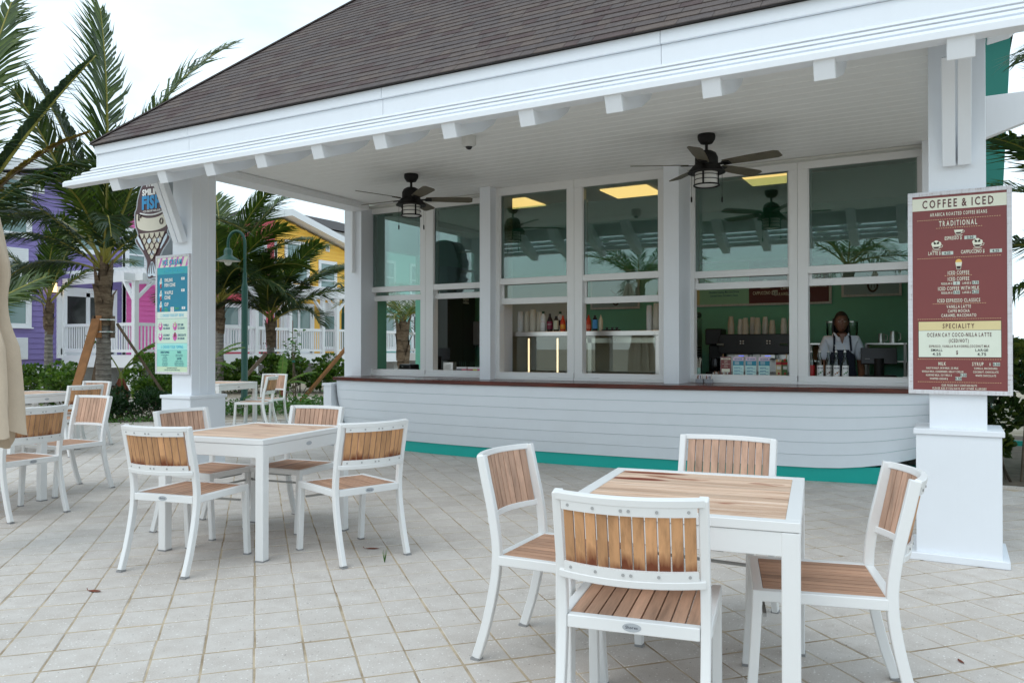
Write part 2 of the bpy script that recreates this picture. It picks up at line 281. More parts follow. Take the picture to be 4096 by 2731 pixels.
OFF = {}
class MB:
    def __init__(s): s.v = []; s.f = []
    def add(s, vs, fs, M=None):
        b = len(s.v)
        s.v += [tuple(M @ Vector(v)) for v in vs] if M is not None else [tuple(v) for v in vs]
        s.f += [tuple(i + b for i in f) for f in fs]; return s
    def box(s, x0, x1, y0, y1, z0, z1, M=None):
        return s.add([(x0, y0, z0), (x1, y0, z0), (x1, y1, z0), (x0, y1, z0), (x0, y0, z1), (x1, y0, z1), (x1, y1, z1), (x0, y1, z1)],
                     [(3, 2, 1, 0), (4, 5, 6, 7), (0, 1, 5, 4), (1, 2, 6, 5), (2, 3, 7, 6), (3, 0, 4, 7)], M)
    def bar(s, p, q, wd, ht, up=(0, 0, 1)):
        p, q = Vector(p), Vector(q); d = (q - p).normalized(); u = Vector(up); x = d.cross(u)
        if x.length < 1e-4: x = Vector((1, 0, 0))
        x.normalize(); z = x.cross(d)
        M = Matrix((x, d, z)).transposed().to_4x4(); M.translation = p
        return s.box(-wd / 2, wd / 2, 0, (q - p).length, -ht / 2, ht / 2, M)
    def tube(s, pts, r, n=8, cap=True):
        pts = [Vector(p) for p in pts]; rs = r if isinstance(r, (list, tuple)) else [r] * len(pts); b = len(s.v); prev = None
        for i, p in enumerate(pts):
            d = (pts[min(i + 1, len(pts) - 1)] - pts[max(i - 1, 0)]).normalized()
            if prev is None:
                x = d.orthogonal().normalized()
            else:
                x = (prev - d * prev.dot(d)).normalized()
            prev = x; y = d.cross(x)
            for k in range(n):
                a = 2 * math.pi * k / n; s.v.append(tuple(p + (x * math.cos(a) + y * math.sin(a)) * rs[i]))
        for i in range(len(pts) - 1):
            for k in range(n):
                a, c = b + i * n + k, b + i * n + (k + 1) % n; s.f.append((a, c, c + n, a + n))
        if cap: s.f.append(tuple(b + k for k in range(n))[::-1]); s.f.append(tuple(b + (len(pts) - 1) * n + k for k in range(n)))
        return s
    def rect_tube(s, pts, wd, ht, side):
        """rectangular section swept along pts; side = the constant sideways axis"""
        pts = [Vector(p) for p in pts]; sd_ = Vector(side).normalized(); b = len(s.v)
        for i, p in enumerate(pts):
            d = (pts[min(i + 1, len(pts) - 1)] - pts[max(i - 1, 0)]).normalized(); u = sd_.cross(d).normalized()
            h_ = ht[i] if isinstance(ht, (list, tuple)) else ht
            for a, c in ((-1, -1), (1, -1), (1, 1), (-1, 1)): s.v.append(tuple(p + sd_ * a * wd / 2 + u * c * h_ / 2))
        for i in range(len(pts) - 1):
            for k in range(4):
                a, c = b + i * 4 + k, b + i * 4 + (k + 1) % 4; s.f.append((a, c, c + 4, a + 4))
        s.f.append((b + 3, b + 2, b + 1, b)); e = b + 4 * (len(pts) - 1); s.f.append((e, e + 1, e + 2, e + 3)); return s
    def lathe(s, prof, n=16, c=(0, 0, 0), M=None):
        vs = []; fs = []
        for r, z in prof:
            for k in range(n): a = 2 * math.pi * k / n; vs.append((c[0] + r * math.cos(a), c[1] + r * math.sin(a), c[2] + z))
        for i in range(len(prof) - 1):
            for k in range(n): a, d = i * n + k, i * n + (k + 1) % n; fs.append((a, d, d + n, a + n))
        fs.append(tuple(range(n))[::-1]); fs.append(tuple((len(prof) - 1) * n + k for k in range(n)))
        return s.add(vs, fs, M)
    def prism(s, poly, a, b, plane='xz', M=None):
        """extrude a 2-D polygon between a and b along the remaining axis"""
        n = len(poly)
        P = {'xz': lambda p, t: (p[0], t, p[1]), 'yz': lambda p, t: (t, p[0], p[1]), 'xy': lambda p, t: (p[0], p[1], t)}[plane]
        vs = [P(p, a) for p in poly] + [P(p, b) for p in poly]
        fs = [tuple(range(n)), tuple(range(2 * n - 1, n - 1, -1))] + [(i, i + n, (i + 1) % n + n, (i + 1) % n) for i in range(n)]
        return s.add(vs, fs, M)
    def ball(s, c, r, n=10, m=7, M=None):
        rx, ry, rz = r if isinstance(r, (list, tuple)) else (r, r, r); vs = []; fs = []
        for i in range(m + 1):
            t = math.pi * i / m
            for k in range(n): a = 2 * math.pi * k / n; vs.append((c[0] + rx * math.sin(t) * math.cos(a), c[1] + ry * math.sin(t) * math.sin(a), c[2] + rz * math.cos(t)))
        for i in range(m):
            for k in range(n): a, d = i * n + k, i * n + (k + 1) % n; fs.append((a, a + n, d + n, d))
        return s.add(vs, fs, M)
    def text(s, t, size, x, z, y, sx=1., fat=0, align='c', gap=.09, wave=0):
        """lettering in the xz plane facing -y at depth y, baseline z"""
        wd = text_width(t, size, sx, fat, gap); cx = x - (wd / 2 if align == 'c' else (wd if align == 'r' else 0))
        for i, ch in enumerate(t):
            if ch == ' ' or (fat, ch) not in GL: cx += .32 * size * sx; continue
            vs, fs, gw = GL[(fat, ch)]
            dz = wave * math.sin(i * 1.9) * size
            s.add([(cx + a * size * sx, y, z + dz + b * size) for a, b in vs], fs); cx += (gw + gap) * size * sx
        return s
    def build(s, name, mat, parent=None, world=False, smooth=False, bevel=0, kind=None, label=None, cat=None, group=None, seg=1, loc=None, rot=None):
        me = bpy.data.meshes.new(name)
        vs = s.v
        if world and parent is not None:
            o_ = OFF.get(parent.name, Vector((0, 0, 0))); vs = [(a - o_[0], b - o_[1], c - o_[2]) for a, b, c in vs]
        me.from_pydata(vs, [], s.f)
        bm = bmesh.new(); bm.from_mesh(me)
        bmesh.ops.recalc_face_normals(bm, faces=bm.faces)
        if bevel:
            ed = [e for e in bm.edges if len(e.link_faces) == 2 and e.calc_face_angle(0) > .5]
            bmesh.ops.bevel(bm, geom=ed, offset=bevel, segments=seg, profile=.7, affect='EDGES', clamp_overlap=True)
        bm.to_mesh(me); bm.free()
        if smooth:
            for p in me.polygons: p.use_smooth = True
            try: me.set_sharp_from_angle(angle=R(smooth if smooth is not True else 50))
            except Exception: pass
        me.materials.append(MATS[mat]); return place(me, name, parent, loc, rot, kind=kind, label=label, cat=cat, group=group, world=world)
def tag(o, label=None, cat=None, group=None, kind=None):
    if label: o['label'] = label
    if cat: o['category'] = cat
    if group: o['group'] = group
    if kind: o['kind'] = kind
    return o
def place(me, name, parent=None, loc=None, rot=None, scale=None, kind=None, label=None, cat=None, group=None, world=False):
    o = bpy.data.objects.new(name, me); col.objects.link(o)
    if parent is not None:
        o.parent = parent
        if parent.name in OFF: OFF[o.name] = OFF[parent.name]
    if loc is not None: o.location = loc
    if rot is not None: o.rotation_euler = rot
    if scale is not None: o.scale = scale
    return tag(o, label, cat, group, kind)
def thing(name, label, cat, loc=(0, 0, 0), rotz=0, group=None):
    o = bpy.data.objects.new(name, None); col.objects.link(o); o.empty_display_size = .1
    o.location = loc; o.rotation_euler = (0, 0, rotz); OFF[o.name] = Vector(loc); return tag(o, label, cat, group)
def mesh_of(mb, name, mat, **kw):
    o = mb.build(name, mat, **kw); me = o.data; bpy.data.objects.remove(o); return me
KIDS = {}
def copy_tree(o, parent=None):
    c = o.copy(); col.objects.link(c); c.parent = parent
    for ch in [x for x in bpy.data.objects if x.parent == o]: copy_tree(ch, c)
    return c

# ------------------------------------------------------------------ ground, patio, path, bed
g = MB(); n = 24; ext = 900
g.add([(-ext, -ext, -.03), (ext, -ext, -.03), (ext, ext, -.03), (-ext, ext, -.03)], [(0, 1, 2, 3)])
ground = g.build('ground', 'sand', kind='structure')
PATIO = [(5.5, -6), (5.5, 8.62), (-.15, 8.62), (-.15, 9.2), (-7.4, 9.2), (-7.4, 13.6), (-12.4, 8.6), (-18.5, 2.5), (-18.5, -6)]
pm = MB(); pm.prism(PATIO, -.02, -.0022, 'xy'); patio = pm.build('patio', 'joint_sand', kind='structure')
def inside(p, poly):
    c = False; j = len(poly) - 1
    for i in range(len(poly)):
        a, b = poly[i], poly[j]
        if (a[1] > p[1]) != (b[1] > p[1]) and p[0] < (b[0] - a[0]) * (p[1] - a[1]) / (b[1] - a[1]) + a[0]: c = not c
        j = i
    return c
PU, PV = .2055, .228; ang = R(47.2)
ux, uy = math.cos(ang), math.sin(ang); vx, vy = math.sin(ang), -math.cos(ang)
def paver_geo(hw, hh):
    a, b, c = hw - .0038, hh - .0062, .0025
    P = lambda e, z: [(-a + e, -b + e, z), (a - e, -b + e, z), (a - e, b - e, z), (-a + e, b - e, z)]
    vs = P(0, -.03) + P(0, -c) + P(.003, 0)
    fs = [(0, 1, 5, 4), (1, 2, 6, 5), (2, 3, 7, 6), (3, 0, 4, 7), (4, 5, 9, 8), (5, 6, 10, 9), (6, 7, 11, 10), (7, 4, 8, 11), (8, 9, 10, 11)]
    return vs, fs
pvs, pfs = paver_geo(PU / 2, PV / 2)
pb = MB(); pb.add(pvs, pfs); paver_me = mesh_of(pb, 'paver', 'paver_stone')
FW = Vector((-math.sin(R(29.265)), math.cos(R(29.265)), 0)); RT = Vector((math.cos(R(29.265)), math.sin(R(29.265)), 0))
cand = []
for i in range(-120, 121):
    for j in range(-120, 121):
        x = -2.521 + (i + .5) * PU * ux + (j + .5) * PV * vx; y = 2.605 + (i + .5) * PU * uy + (j + .5) * PV * vy
        if not (-17 < x < 5 and -1.0 < y < 13.4) or not inside((x, y), PATIO): continue
        d = x * FW.x + y * FW.y; r = x * RT.x + y * RT.y
        vis = d > 2.0 and abs(r / d) < .68
        if d < -1 or (d < 16 and abs(r) > d * .9 + 2.5): continue
        cand.append((0 if vis else 1, d, x, y))
cand.sort()
rest = MB(); k_ = 0
for vis, d, x, y in cand:
    dz = rnd.uniform(-.0012, .0012); ro = Euler((rnd.gauss(0, .004), rnd.gauss(0, .004), ang + rnd.gauss(0, .006)))
    px, py = x + rnd.gauss(0, .0012), y + rnd.gauss(0, .0012)
    if vis == 0 and k_ < 300:
        place(paver_me, 'paver', patio, (px, py, dz), ro); k_ += 1
    else:
        M = ro.to_matrix().to_4x4(); M.translation = (px, py, dz); rest.add(pvs, pfs, M)
rest.build('paver_field', 'paver_stone', patio, kind='stuff')
# planting bed, path and hedge strip behind the patio run along the same diagonal
def strip(o0, o1, z, name, mat, t0=-14, t1=26):
    p = Vector((-12.4, 8.6, 0)); t = Vector((.7071, .7071, 0)); q = Vector((-.7071, .7071, 0))
    m = MB(); vs = [p + t * t0 + q * o0, p + t * t1 + q * o0, p + t * t1 + q * o1, p + t * t0 + q * o1]
    m.prism([(v.x, v.y) for v in vs], z - .01, z, 'xy'); return m.build(name, mat, kind='structure')
strip(4.0, 7.2, -.004, 'path', 'path_brick')
kb = MB(); kb.bar((-18.6, 2.4, -.02), (-7.4, 13.6, -.02), .09, .09); kb.build('patio_edging', 'paver_stone', kind='structure')
pbed = MB(); pbed.prism([(-.1, 8.66), (6, 8.66), (6, 14), (-.1, 14)], -.028, -.004, 'xy'); pbed.build('planting_bed', 'soil', kind='structure')
kb = MB(); kb.bar((-.13, 8.645, -.02), (5.6, 8.645, -.02), .06, .09); kb.build('bed_edging', 'paver_stone', kind='structure')

# ------------------------------------------------------------------ the kiosk
K = thing('kiosk', 'white ice cream and coffee kiosk with boat shaped counter and hipped shingle roof', 'kiosk', (-3.57, 7.2, 0))
def kb_(mb, name, mat, parent=K, **kw): return mb.build(name, mat, parent, world=True, **kw)
CZ = 3.29
# columns with stepped pedestals
for cx_, cy_ in ((.02, 5.735), (-7.165, 5.755)):
    c = kb_(MB().box(cx_ - .155, cx_ + .155, cy_ - .155, cy_ + .155, .80, 3.21), 'column', 'white_paint', bevel=.003)
    kb_(MB().box(cx_ - .228, cx_ + .228, cy_ - .228, cy_ + .228, .044, .772), 'pedestal', 'white_paint', c, bevel=.003)
    kb_(MB().box(cx_ - .242, cx_ + .242, cy_ - .242, cy_ + .242, .772, .806), 'pedestal_cap', 'white_paint', c, bevel=.004)
    kb_(MB().box(cx_ - .266, cx_ + .266, cy_ - .266, cy_ + .266, 0, .046), 'plinth', 'white_paint', c, bevel=.004)
    m = MB()
    for s in (-1, 1): m.bar((cx_ + s * .042, cy_ - .175, 2.43), (cx_ + s * .042, 5.33, 3.03), .072, .07, (0, 1, 1))
    kb_(m, 'brace', 'white_paint', c, bevel=.003)
    m = MB()
    for s in (-.05, .05): m.box(cx_ + .155, cx_ + .158, cy_ + s - .0015, cy_ + s + .0015, .81, 3.2)
    kb_(m, 'board_seam', 'trim_white', c)
# beams on the columns, the ceiling with its boards
kb_(MB().box(-7.02, -.12, 5.30, 5.90, CZ - .004, 3.42), 'front_beam', 'ceiling_white', bevel=.003)
for x0 in (-7.32, -.12):
    b = kb_(MB().box(x0, x0 + .30, 5.60, 8.5, 3.204, 3.46), 'side_beam', 'trim_white', bevel=.003)
    xe = x0 + .30 if x0 < -3 else x0 - .02
    kb_(MB().box(xe, xe + .02, 5.9, 8.3, 3.262, 3.285), 'moulding', 'trim_white', b)
ceil = kb_(MB().box(-7.05, 0, 5.6, 9.2, CZ + .016, CZ + .05), 'porch_ceiling', 'ceiling_white')
y = 5.90; pw = .1415
pl = MB(); pl.prism([(-pw / 2 + .0012, .016), (-pw / 2 + .0012, .005), (-pw / 2 + .007, 0), (pw / 2 - .007, 0), (pw / 2 - .0012, .005), (pw / 2 - .0012, .016)], -3.455, 3.455, 'yz')
pl_me = mesh_of(pl, 'ceiling_plank', 'ceiling_white')
while y < 8.95:
    place(pl_me, 'ceiling_plank', ceil, Vector((-3.565, y + pw / 2, CZ)) - OFF[K.name]); y += pw
# rafter tails, slats, fascia
TX = [-7.165, -6.455, -5.81, -5.17, -4.525, -3.88, -3.237, -2.587, -1.94, -1.296, -.644, .04]
for i, x in enumerate(TX):
    x *= .9855; hw = .066 if i in (0, 11) else .058
    kb_(MB().prism([(4.728, 2.945), (4.775, 2.826), (5.14, 2.955), (5.30, 3.05), (5.50, 3.288), (5.50, 3.40), (5.12, 3.16), (4.80, 2.965)], x - hw, x + hw, 'yz'), 'rafter_tail', 'white_paint', bevel=.004)
for k, (yy, zt) in enumerate(((4.715, 2.992), (4.805, 3.053), (4.90, 3.115), (4.995, 3.178))):
    h_ = .062 if k == 0 else .054
    kb_(MB().prism([(yy + (0 if k == 0 else .016), zt - h_), (yy + (0 if k == 0 else .016), zt - .030), (yy, zt - .027), (yy, zt - .022), (yy + .022, zt), (yy + (.105 if k == 0 else .075), zt), (yy + (.105 if k == 0 else .075), zt - h_)], -7.85 + .004 * k, .60, 'yz'), 'eave_slat', 'white_paint', bevel=.002)
xs = [-7.85, -6.4, -4.05, -1.7, .60]
for a, b in zip(xs, xs[1:]):
    kb_(MB().box(a + .0015, b - .0015, 5.075, 5.10, 3.12, 3.328), 'fascia_board', 'white_paint', bevel=.002)
    kb_(MB().box(a + .0015, b - .0015, 5.052, 5.10, 3.33, 3.418), 'drip_board', 'white_paint', bevel=.003)
kb_(MB().box(-7.85, -7.82, 5.10, 5.55, 3.12, 3.418), 'side_fascia', 'white_paint'); kb_(MB().prism([(.185, 3.17), (.30, 3.19), (.44, 3.30), (.60, 3.33), (.60, 3.41), (.185, 3.41)], 5.55, 5.67, 'xz'), 'side_bracket', 'white_paint', bevel=.004)
kb_(MB().box(-7.82, -7.32, 5.10, 12.4, 3.406, 3.420).box(-7.32, .18, 5.10, 5.30, 3.40, 3.42), 'soffit', 'ceiling_white')
# outrigger on the right side of the kiosk
kb_(MB().prism([(.17, 2.79), (.85, 3.02), (.85, 3.10), (.17, 3.10)], 6.55, 6.62, 'xz'), 'side_outrigger', 'white_paint', bevel=.004)
# roof: deck with hips, shingle courses on the front slope
S = .955; ez = 3.424; ey = 5.03; xl, xr = -7.88, .62; xg = .19; ry = 8.75; rz = ez + S * (ry - ey); rd = ry - ey
m = MB(); yb = ry + rd
m.add([(xl, ey, ez), (xr, ey, ez), (xg, ey + xr - xg, ez + S * (xr - xg)), (xg, ry, rz), (xl + rd, ry, rz), (xl, yb, ez), (xg, yb, ez), (xg, ey + xr - xg, ez)],
      [(0, 1, 2, 3, 4), (0, 4, 5), (5, 4, 3, 6), (2, 7, 6, 3), (1, 7, 2), (0, 5, 6, 7, 1)])
roof = kb_(m, 'roof', 'roof_dark')
sl = math.sqrt(1 + S * S); up = Vector((0, 1, S)) / sl; nrm = Vector((0, -S, 1)) / sl
ex = .090; th0 = math.atan(S)
sh = MB(); sh.box(-.5, .5, 0, .12, 0, .007); sh_me = mesh_of(sh, 'shingle', 'shingle')
shr = MB(); cnt = 0; c_i = 0
while c_i * ex < rd * sl - .1:
    s0 = c_i * ex; yy = ey - .012 + s0 / sl; zz = ez + S * (yy - ey)
    lo, hi = xl + max(0, yy - ey), max(xg + .02, xr - max(0, yy - ey)); x = lo + .0
    x -= rnd.uniform(0, .2)
    while x < hi:
        wdt = rnd.choice((.11, .13, .16, .2, .24, .3)); a, b = max(x, lo), min(x + wdt, hi); x += wdt
        if b - a < .02: continue
        P = Vector(((a + b) / 2, yy, zz)) + nrm * (.009 + rnd.choice((0, 0, .001)))
        ro = Euler((th0 - .075, 0, 0)); scl = (b - a - .0035, rnd.uniform(.98, 1.02), 1)
        if cnt < 300 and c_i < 9 and -6.6 < (a + b) / 2 < .3 and rnd.random() < (.9 if (a + b) / 2 > -2.6 else .35):
            place(sh_me, 'shingle', roof, P - OFF[K.name], ro, scl); cnt += 1
        else:
            M = Matrix.LocRotScale(P, ro, Vector(scl)); shr.box(-.5, .5, 0, .12, 0, .007, M)
    c_i += 1
kb_(shr, 'shingle_field', 'shingle', roof, kind='stuff')
hp = MB(); hp.bar((xl, ey, ez + .012), (xl + rd, ry, rz + .012), .10, .012, (0, 0, 1)); kb_(hp, 'hip_cap', 'shingle', roof)
# body walls: corner post, pilasters, side walls, inner room
kb_(MB().box(-7.46, -7.16, 8.5, 8.86, .0, CZ), 'corner_post', 'white_paint', bevel=.003)
kb_(MB().box(-7.30, -7.265, 8.44, 8.5, 2.35, CZ), 'conduit', 'trim_white')
for a, b in ((-5.111, -4.957), (-2.759, -2.587)): kb_(MB().box(a, b, 8.30, 8.86, .90, CZ), 'pilaster', 'white_paint', bevel=.003)
kb_(MB().box(-.26, .02, 8.5, 8.86, 0, CZ), 'corner_post', 'white_paint', bevel=.003)
m = MB(); m.box(-7.42, -7.30, 8.86, 9.24, 0, CZ).box(-7.42, -7.30, 10.12, 11.42, 0, CZ).box(-7.42, -7.30, 9.24, 10.12, 0, .98).box(-7.42, -7.30, 9.24, 10.12, 2.75, CZ)
kb_(m, 'inner_wall', 'mint_wall')
kb_(MB().box(-7.42, .12, 11.3, 11.42, 0, CZ), 'inner_wall', 'mint_wall'); kb_(MB().box(-.02, .12, 8.86, 11.3, 0, CZ), 'inner_wall', 'mint_wall')
kb_(MB().box(-7.3, -.02, 8.6, 11.3, .06, .10), 'inner_floor', 'inner_floor'); kb_(MB().box(-7.3, -.02, 8.62, 11.3, 3.262, 3.285), 'inner_ceiling', 'inner_ceiling')
kb_(MB().box(-7.2, -.1, 8.9, 8.95, .10, .90), 'knee_wall', 'pale_wall')
kb_(MB().box(-6.35, -5.0, 11.26, 11.3, .10, 2.4), 'back_door', 'pale_wall')
for x, yy in ((-3.5, 9.30), (-5.15, 9.30), (-1.80, 9.36)):
    kb_(MB().box(x - .30, x + .30, yy - .3, yy + .3, 3.246, 3.262), 'light_panel', 'ceiling_panel')
for x0, x1, yy in ((-7.2, -5.15, 9.05),): pass
# windows: fixed upper sash, raised lower sash
def window(fl, gl, gr, fr_, Y, zl):
    W_ = kb_(MB().box(fl, gl - .012, Y - .01, Y + .11, 1.01, 3.19).box(gr + .012, fr_, Y - .01, Y + .11, 1.01, 3.19).box(fl, fr_, Y - .012, Y + .11, 3.19, CZ - .001), 'window', 'white_metal', bevel=.003)
    kb_(MB().box(fl, fr_, Y - .035, Y + .11, .921, .955).box(fl + .004, fr_ - .004, Y - .02, Y + .11, .955, 1.012), 'window_sill', 'white_metal', W_, bevel=.004)
    kb_(MB().box(gl - .04, gr + .04, Y, Y + .045, 2.088, 2.164).box(gl - .012, gl, Y, Y + .045, 2.164, 3.19).box(gr, gr + .012, Y, Y + .045, 2.164, 3.19), 'upper_sash', 'white_metal', W_, bevel=.003)
    kb_(MB().box(gl, gr, Y + .02, Y + .026, 2.164, 3.19), 'upper_pane', 'window_glass', W_)
    kb_(MB().box(gl - .012, gr + .012, Y + .052, Y + .09, zl - .075, zl).box(gl - .012, gl + .018, Y + .052, Y + .09, zl, zl + 1.15).box(gr - .018, gr + .012, Y + .052, Y + .09, zl, zl + 1.15), 'lower_sash', 'white_metal', W_, bevel=.003)
    kb_(MB().box(gl + .018, gr - .018, Y + .066, Y + .072, zl, zl + 1.12), 'lower_pane', 'window_glass', W_)
    kb_(MB().box(gl + .12, gl + .19, Y - .028, Y - .02, .962, .972).box(gr - .19, gr - .12, Y - .028, Y - .02, .962, .972), 'weep_cover', 'trim_white', W_)
window(-7.26, -7.165, -6.334, -6.237, 8.74, 2.043); window(-6.235, -6.10, -5.25, -5.12, 8.74, 2.043)
window(-4.99, -4.895, -3.997, -3.894, 8.45, 1.922); window(-3.892, -3.778, -2.872, -2.762, 8.45, 1.90)
window(-2.626, -2.535, -1.535, -1.437, 8.74, 2.035); window(-1.435, -1.32, -.31, -.215, 8.74, 2.035)
# counter top following the bow of the boat
def yc(x): u = x + 4.6; return 7.80 + (.039 if u < 0 else .029) * u * u
def yb_(x): u = x + 4.6; return 8.0 + (.045 if u < 0 else .020) * u * u
m = MB(); N = 36; X0, X1 = -7.30, -.16; vs = []
front = [(X0 + (X1 - X0) * i / N, yc(X0 + (X1 - X0) * i / N)) for i in range(N + 1)]
back = [(-.16, 8.78), (-7.35, 8.78)]
m.prism(front + back, .876, .921, 'xy'); kb_(m, 'counter_top', 'mahogany', bevel=.004)
hull = kb_(MB().prism([(x, yb_(x) - .001) for x, _ in front] + [(X1, 8.7), (X0, 8.7)], 0, .16, 'xy'), 'boat_base', 'teal_paint')
def hull_pt(x, t):
    zb = .135 + (max(0, x + 1.15) ** 1.8) * .16
    z = zb + (.872 - zb) * t; g_ = 1 - (1 - t) ** 2.3
    endr = max(0, (x + .55)) * .55 + max(0, -7.05 - x) * .5
    return Vector((x, yb_(x) - .03 + (yc(x) + .045 - yb_(x) + .03) * g_ + endr * (1 - t) ** 2, z))
NP = 6
for i in range(NP):
    m = MB(); t0, t1 = i / NP, (i + 1) / NP; vs = []; gapz = .0018
    for k in range(N + 1):
        x = X0 + .04 + (X1 - X0 - .07) * k / N
        for q in range(4):
            t = t0 + (t1 - t0) * q / 3; p = hull_pt(x, t)
            if q == 0 and i > 0: p.z += gapz
            if q == 3: p.z -= gapz * (.6 if i < NP - 1 else 0)
            vs.append(p)
        for q in (3, 0):
            p = vs[-4 if q == 0 else -1].copy() if q == 3 else vs[-5].copy(); p.y += .022; vs.append(p)
    fs = []
    for k in range(N):
        a = k * 6
        for q in range(6): fs.append((a + q, a + (q + 1) % 6, a + 6 + (q + 1) % 6, a + 6 + q))
    fs.append((0, 1, 2, 3, 4, 5)); fs.append(tuple(N * 6 + q for q in range(5, -1, -1)))
    m.add(vs, fs); kb_(m, 'hull_plank', 'hull_white', hull, smooth=35)
m = MB()
for k in range(N + 1):
    x = X0 + .04 + (X1 - X0 - .07) * k / N
    a, b = hull_pt(x, 0), hull_pt(x, .99); mid = hull_pt(x, .5)
    for p in (a, mid, b): m.v.append((p.x, p.y + .018, p.z))
for k in range(N):
    for q in range(2): a = k * 3 + q; m.f.append((a, a + 1, a + 4, a + 3))
kb_(m, 'hull_backing', 'teal_paint', hull, smooth=True)
kb_(MB().box(-7.44, -7.30, 8.06, 8.5, 0, .80).box(-7.455, -7.285, 8.045, 8.5, .80, .835), 'counter_end_post', 'white_paint', hull, bevel=.003)
kb_(MB().box(-.16, -.02, 8.2, 8.5, 0, .80).box(-.175, -.005, 8.185, 8.5, .80, .835), 'counter_end_post', 'white_paint', hull, bevel=.003)

# ------------------------------------------------------------------ ceiling fans and the dome camera
def fan(cx, cy, phase, label):
    t = thing('ceiling_fan', label, 'ceiling fan', (cx, cy, 2.78), 0, 'ceiling fans under the porch')
    z = lambda v: v - 2.78
    MB().lathe([(.02, z(3.196)), (.055, z(3.205)), (.078, z(3.24)), (.082, z(3.27)), (.078, z(3.288))], 20).build('ceiling_canopy', 'black_metal', t, smooth=40)
    MB().lathe([(.014, z(3.13)), (.014, z(3.20))], 10).build('down_rod', 'black_metal', t, smooth=True)
    MB().lathe([(.10, z(3.0)), (.105, z(3.01)), (.105, z(3.075)), (.085, z(3.115)), (.05, z(3.135)), (.02, z(3.14))], 24).build('motor_housing', 'black_metal', t, smooth=35)
    MB().lathe([(.172, z(2.93)), (.172, z(2.938)), (.12, z(3.0)), (.10, z(3.003))], 28).build('light_shade', 'black_metal', t, smooth=35)
    MB().lathe([(.095, z(2.815)), (.105, z(2.82)), (.105, z(2.94))], 24).build('lamp_glass', 'lamp_glass', t, smooth=40)
    cg = MB()
    for zz, rr in ((2.815, .116), (2.865, .111), (2.905, .111)):
        cg.tube([(rr * math.cos(a), rr * math.sin(a), z(zz)) for a in [2 * math.pi * k / 24 for k in range(25)]], .0075 if zz < 2.83 else .0035, 6, False)
    for k in range(4): a = phase + .5 + k * math.pi / 2; cg.box(.106, .114, -.008, .008, z(2.812), z(2.94), Matrix.Rotation(a, 4, 'Z'))
    cg.build('lamp_cage', 'black_metal', t, smooth=True)
    blade = MB()
    pr = [(.17, -.05), (.40, -.066), (.66, -.070), (.70, -.05), (.70, .05), (.66, .070), (.40, .066), (.17, .05)]
    blade.prism(pr, -.004, .004, 'xy'); bme = mesh_of(blade, 'blade', 'fan_blade', bevel=.002)
    iron = MB(); iron.box(.09, .22, -.018, .018, -.012, -.003).box(.16, .235, -.04, .04, -.012, -.0045); ime = mesh_of(iron, 'blade_iron', 'black_metal', bevel=.003)
    for k in range(5):
        a = phase + k * 2 * math.pi / 5; ro = Euler((R(-13), 0, a), 'XYZ')
        b = place(bme, 'blade', t, (0, 0, z(3.005)), ro); place(ime, 'blade_iron', b)
    for k, dx in enumerate((-.14, .145)):
        MB().tube([(dx * RT.x, dx * RT.y, z(2.93)), (dx * RT.x, dx * RT.y, z(2.71))], .0015, 5).lathe([(.003, z(2.655)), (.008, z(2.665)), (.008, z(2.70)), (.003, z(2.712))], 8, (dx * RT.x, dx * RT.y, 0)).build('pull_chain', 'black_metal', t)
fan(-5.40, 7.28, R(35), 'black lantern ceiling fan nearer the left column'); fan(-2.0, 7.27, R(61), 'black lantern ceiling fan nearer the coffee menu')
t = thing('security_camera', 'small white dome camera on the porch ceiling between the fans', 'camera', (-3.96, 6.24, 3.19))
MB().lathe([(.045, .0), (.062, .012), (.068, .03), (.068, .10)], 24).build('housing', 'camera_white', t, smooth=40); MB().ball((0, 0, .008), .035, 14, 8).build('lens_dome', 'lens_dark', t, smooth=True)

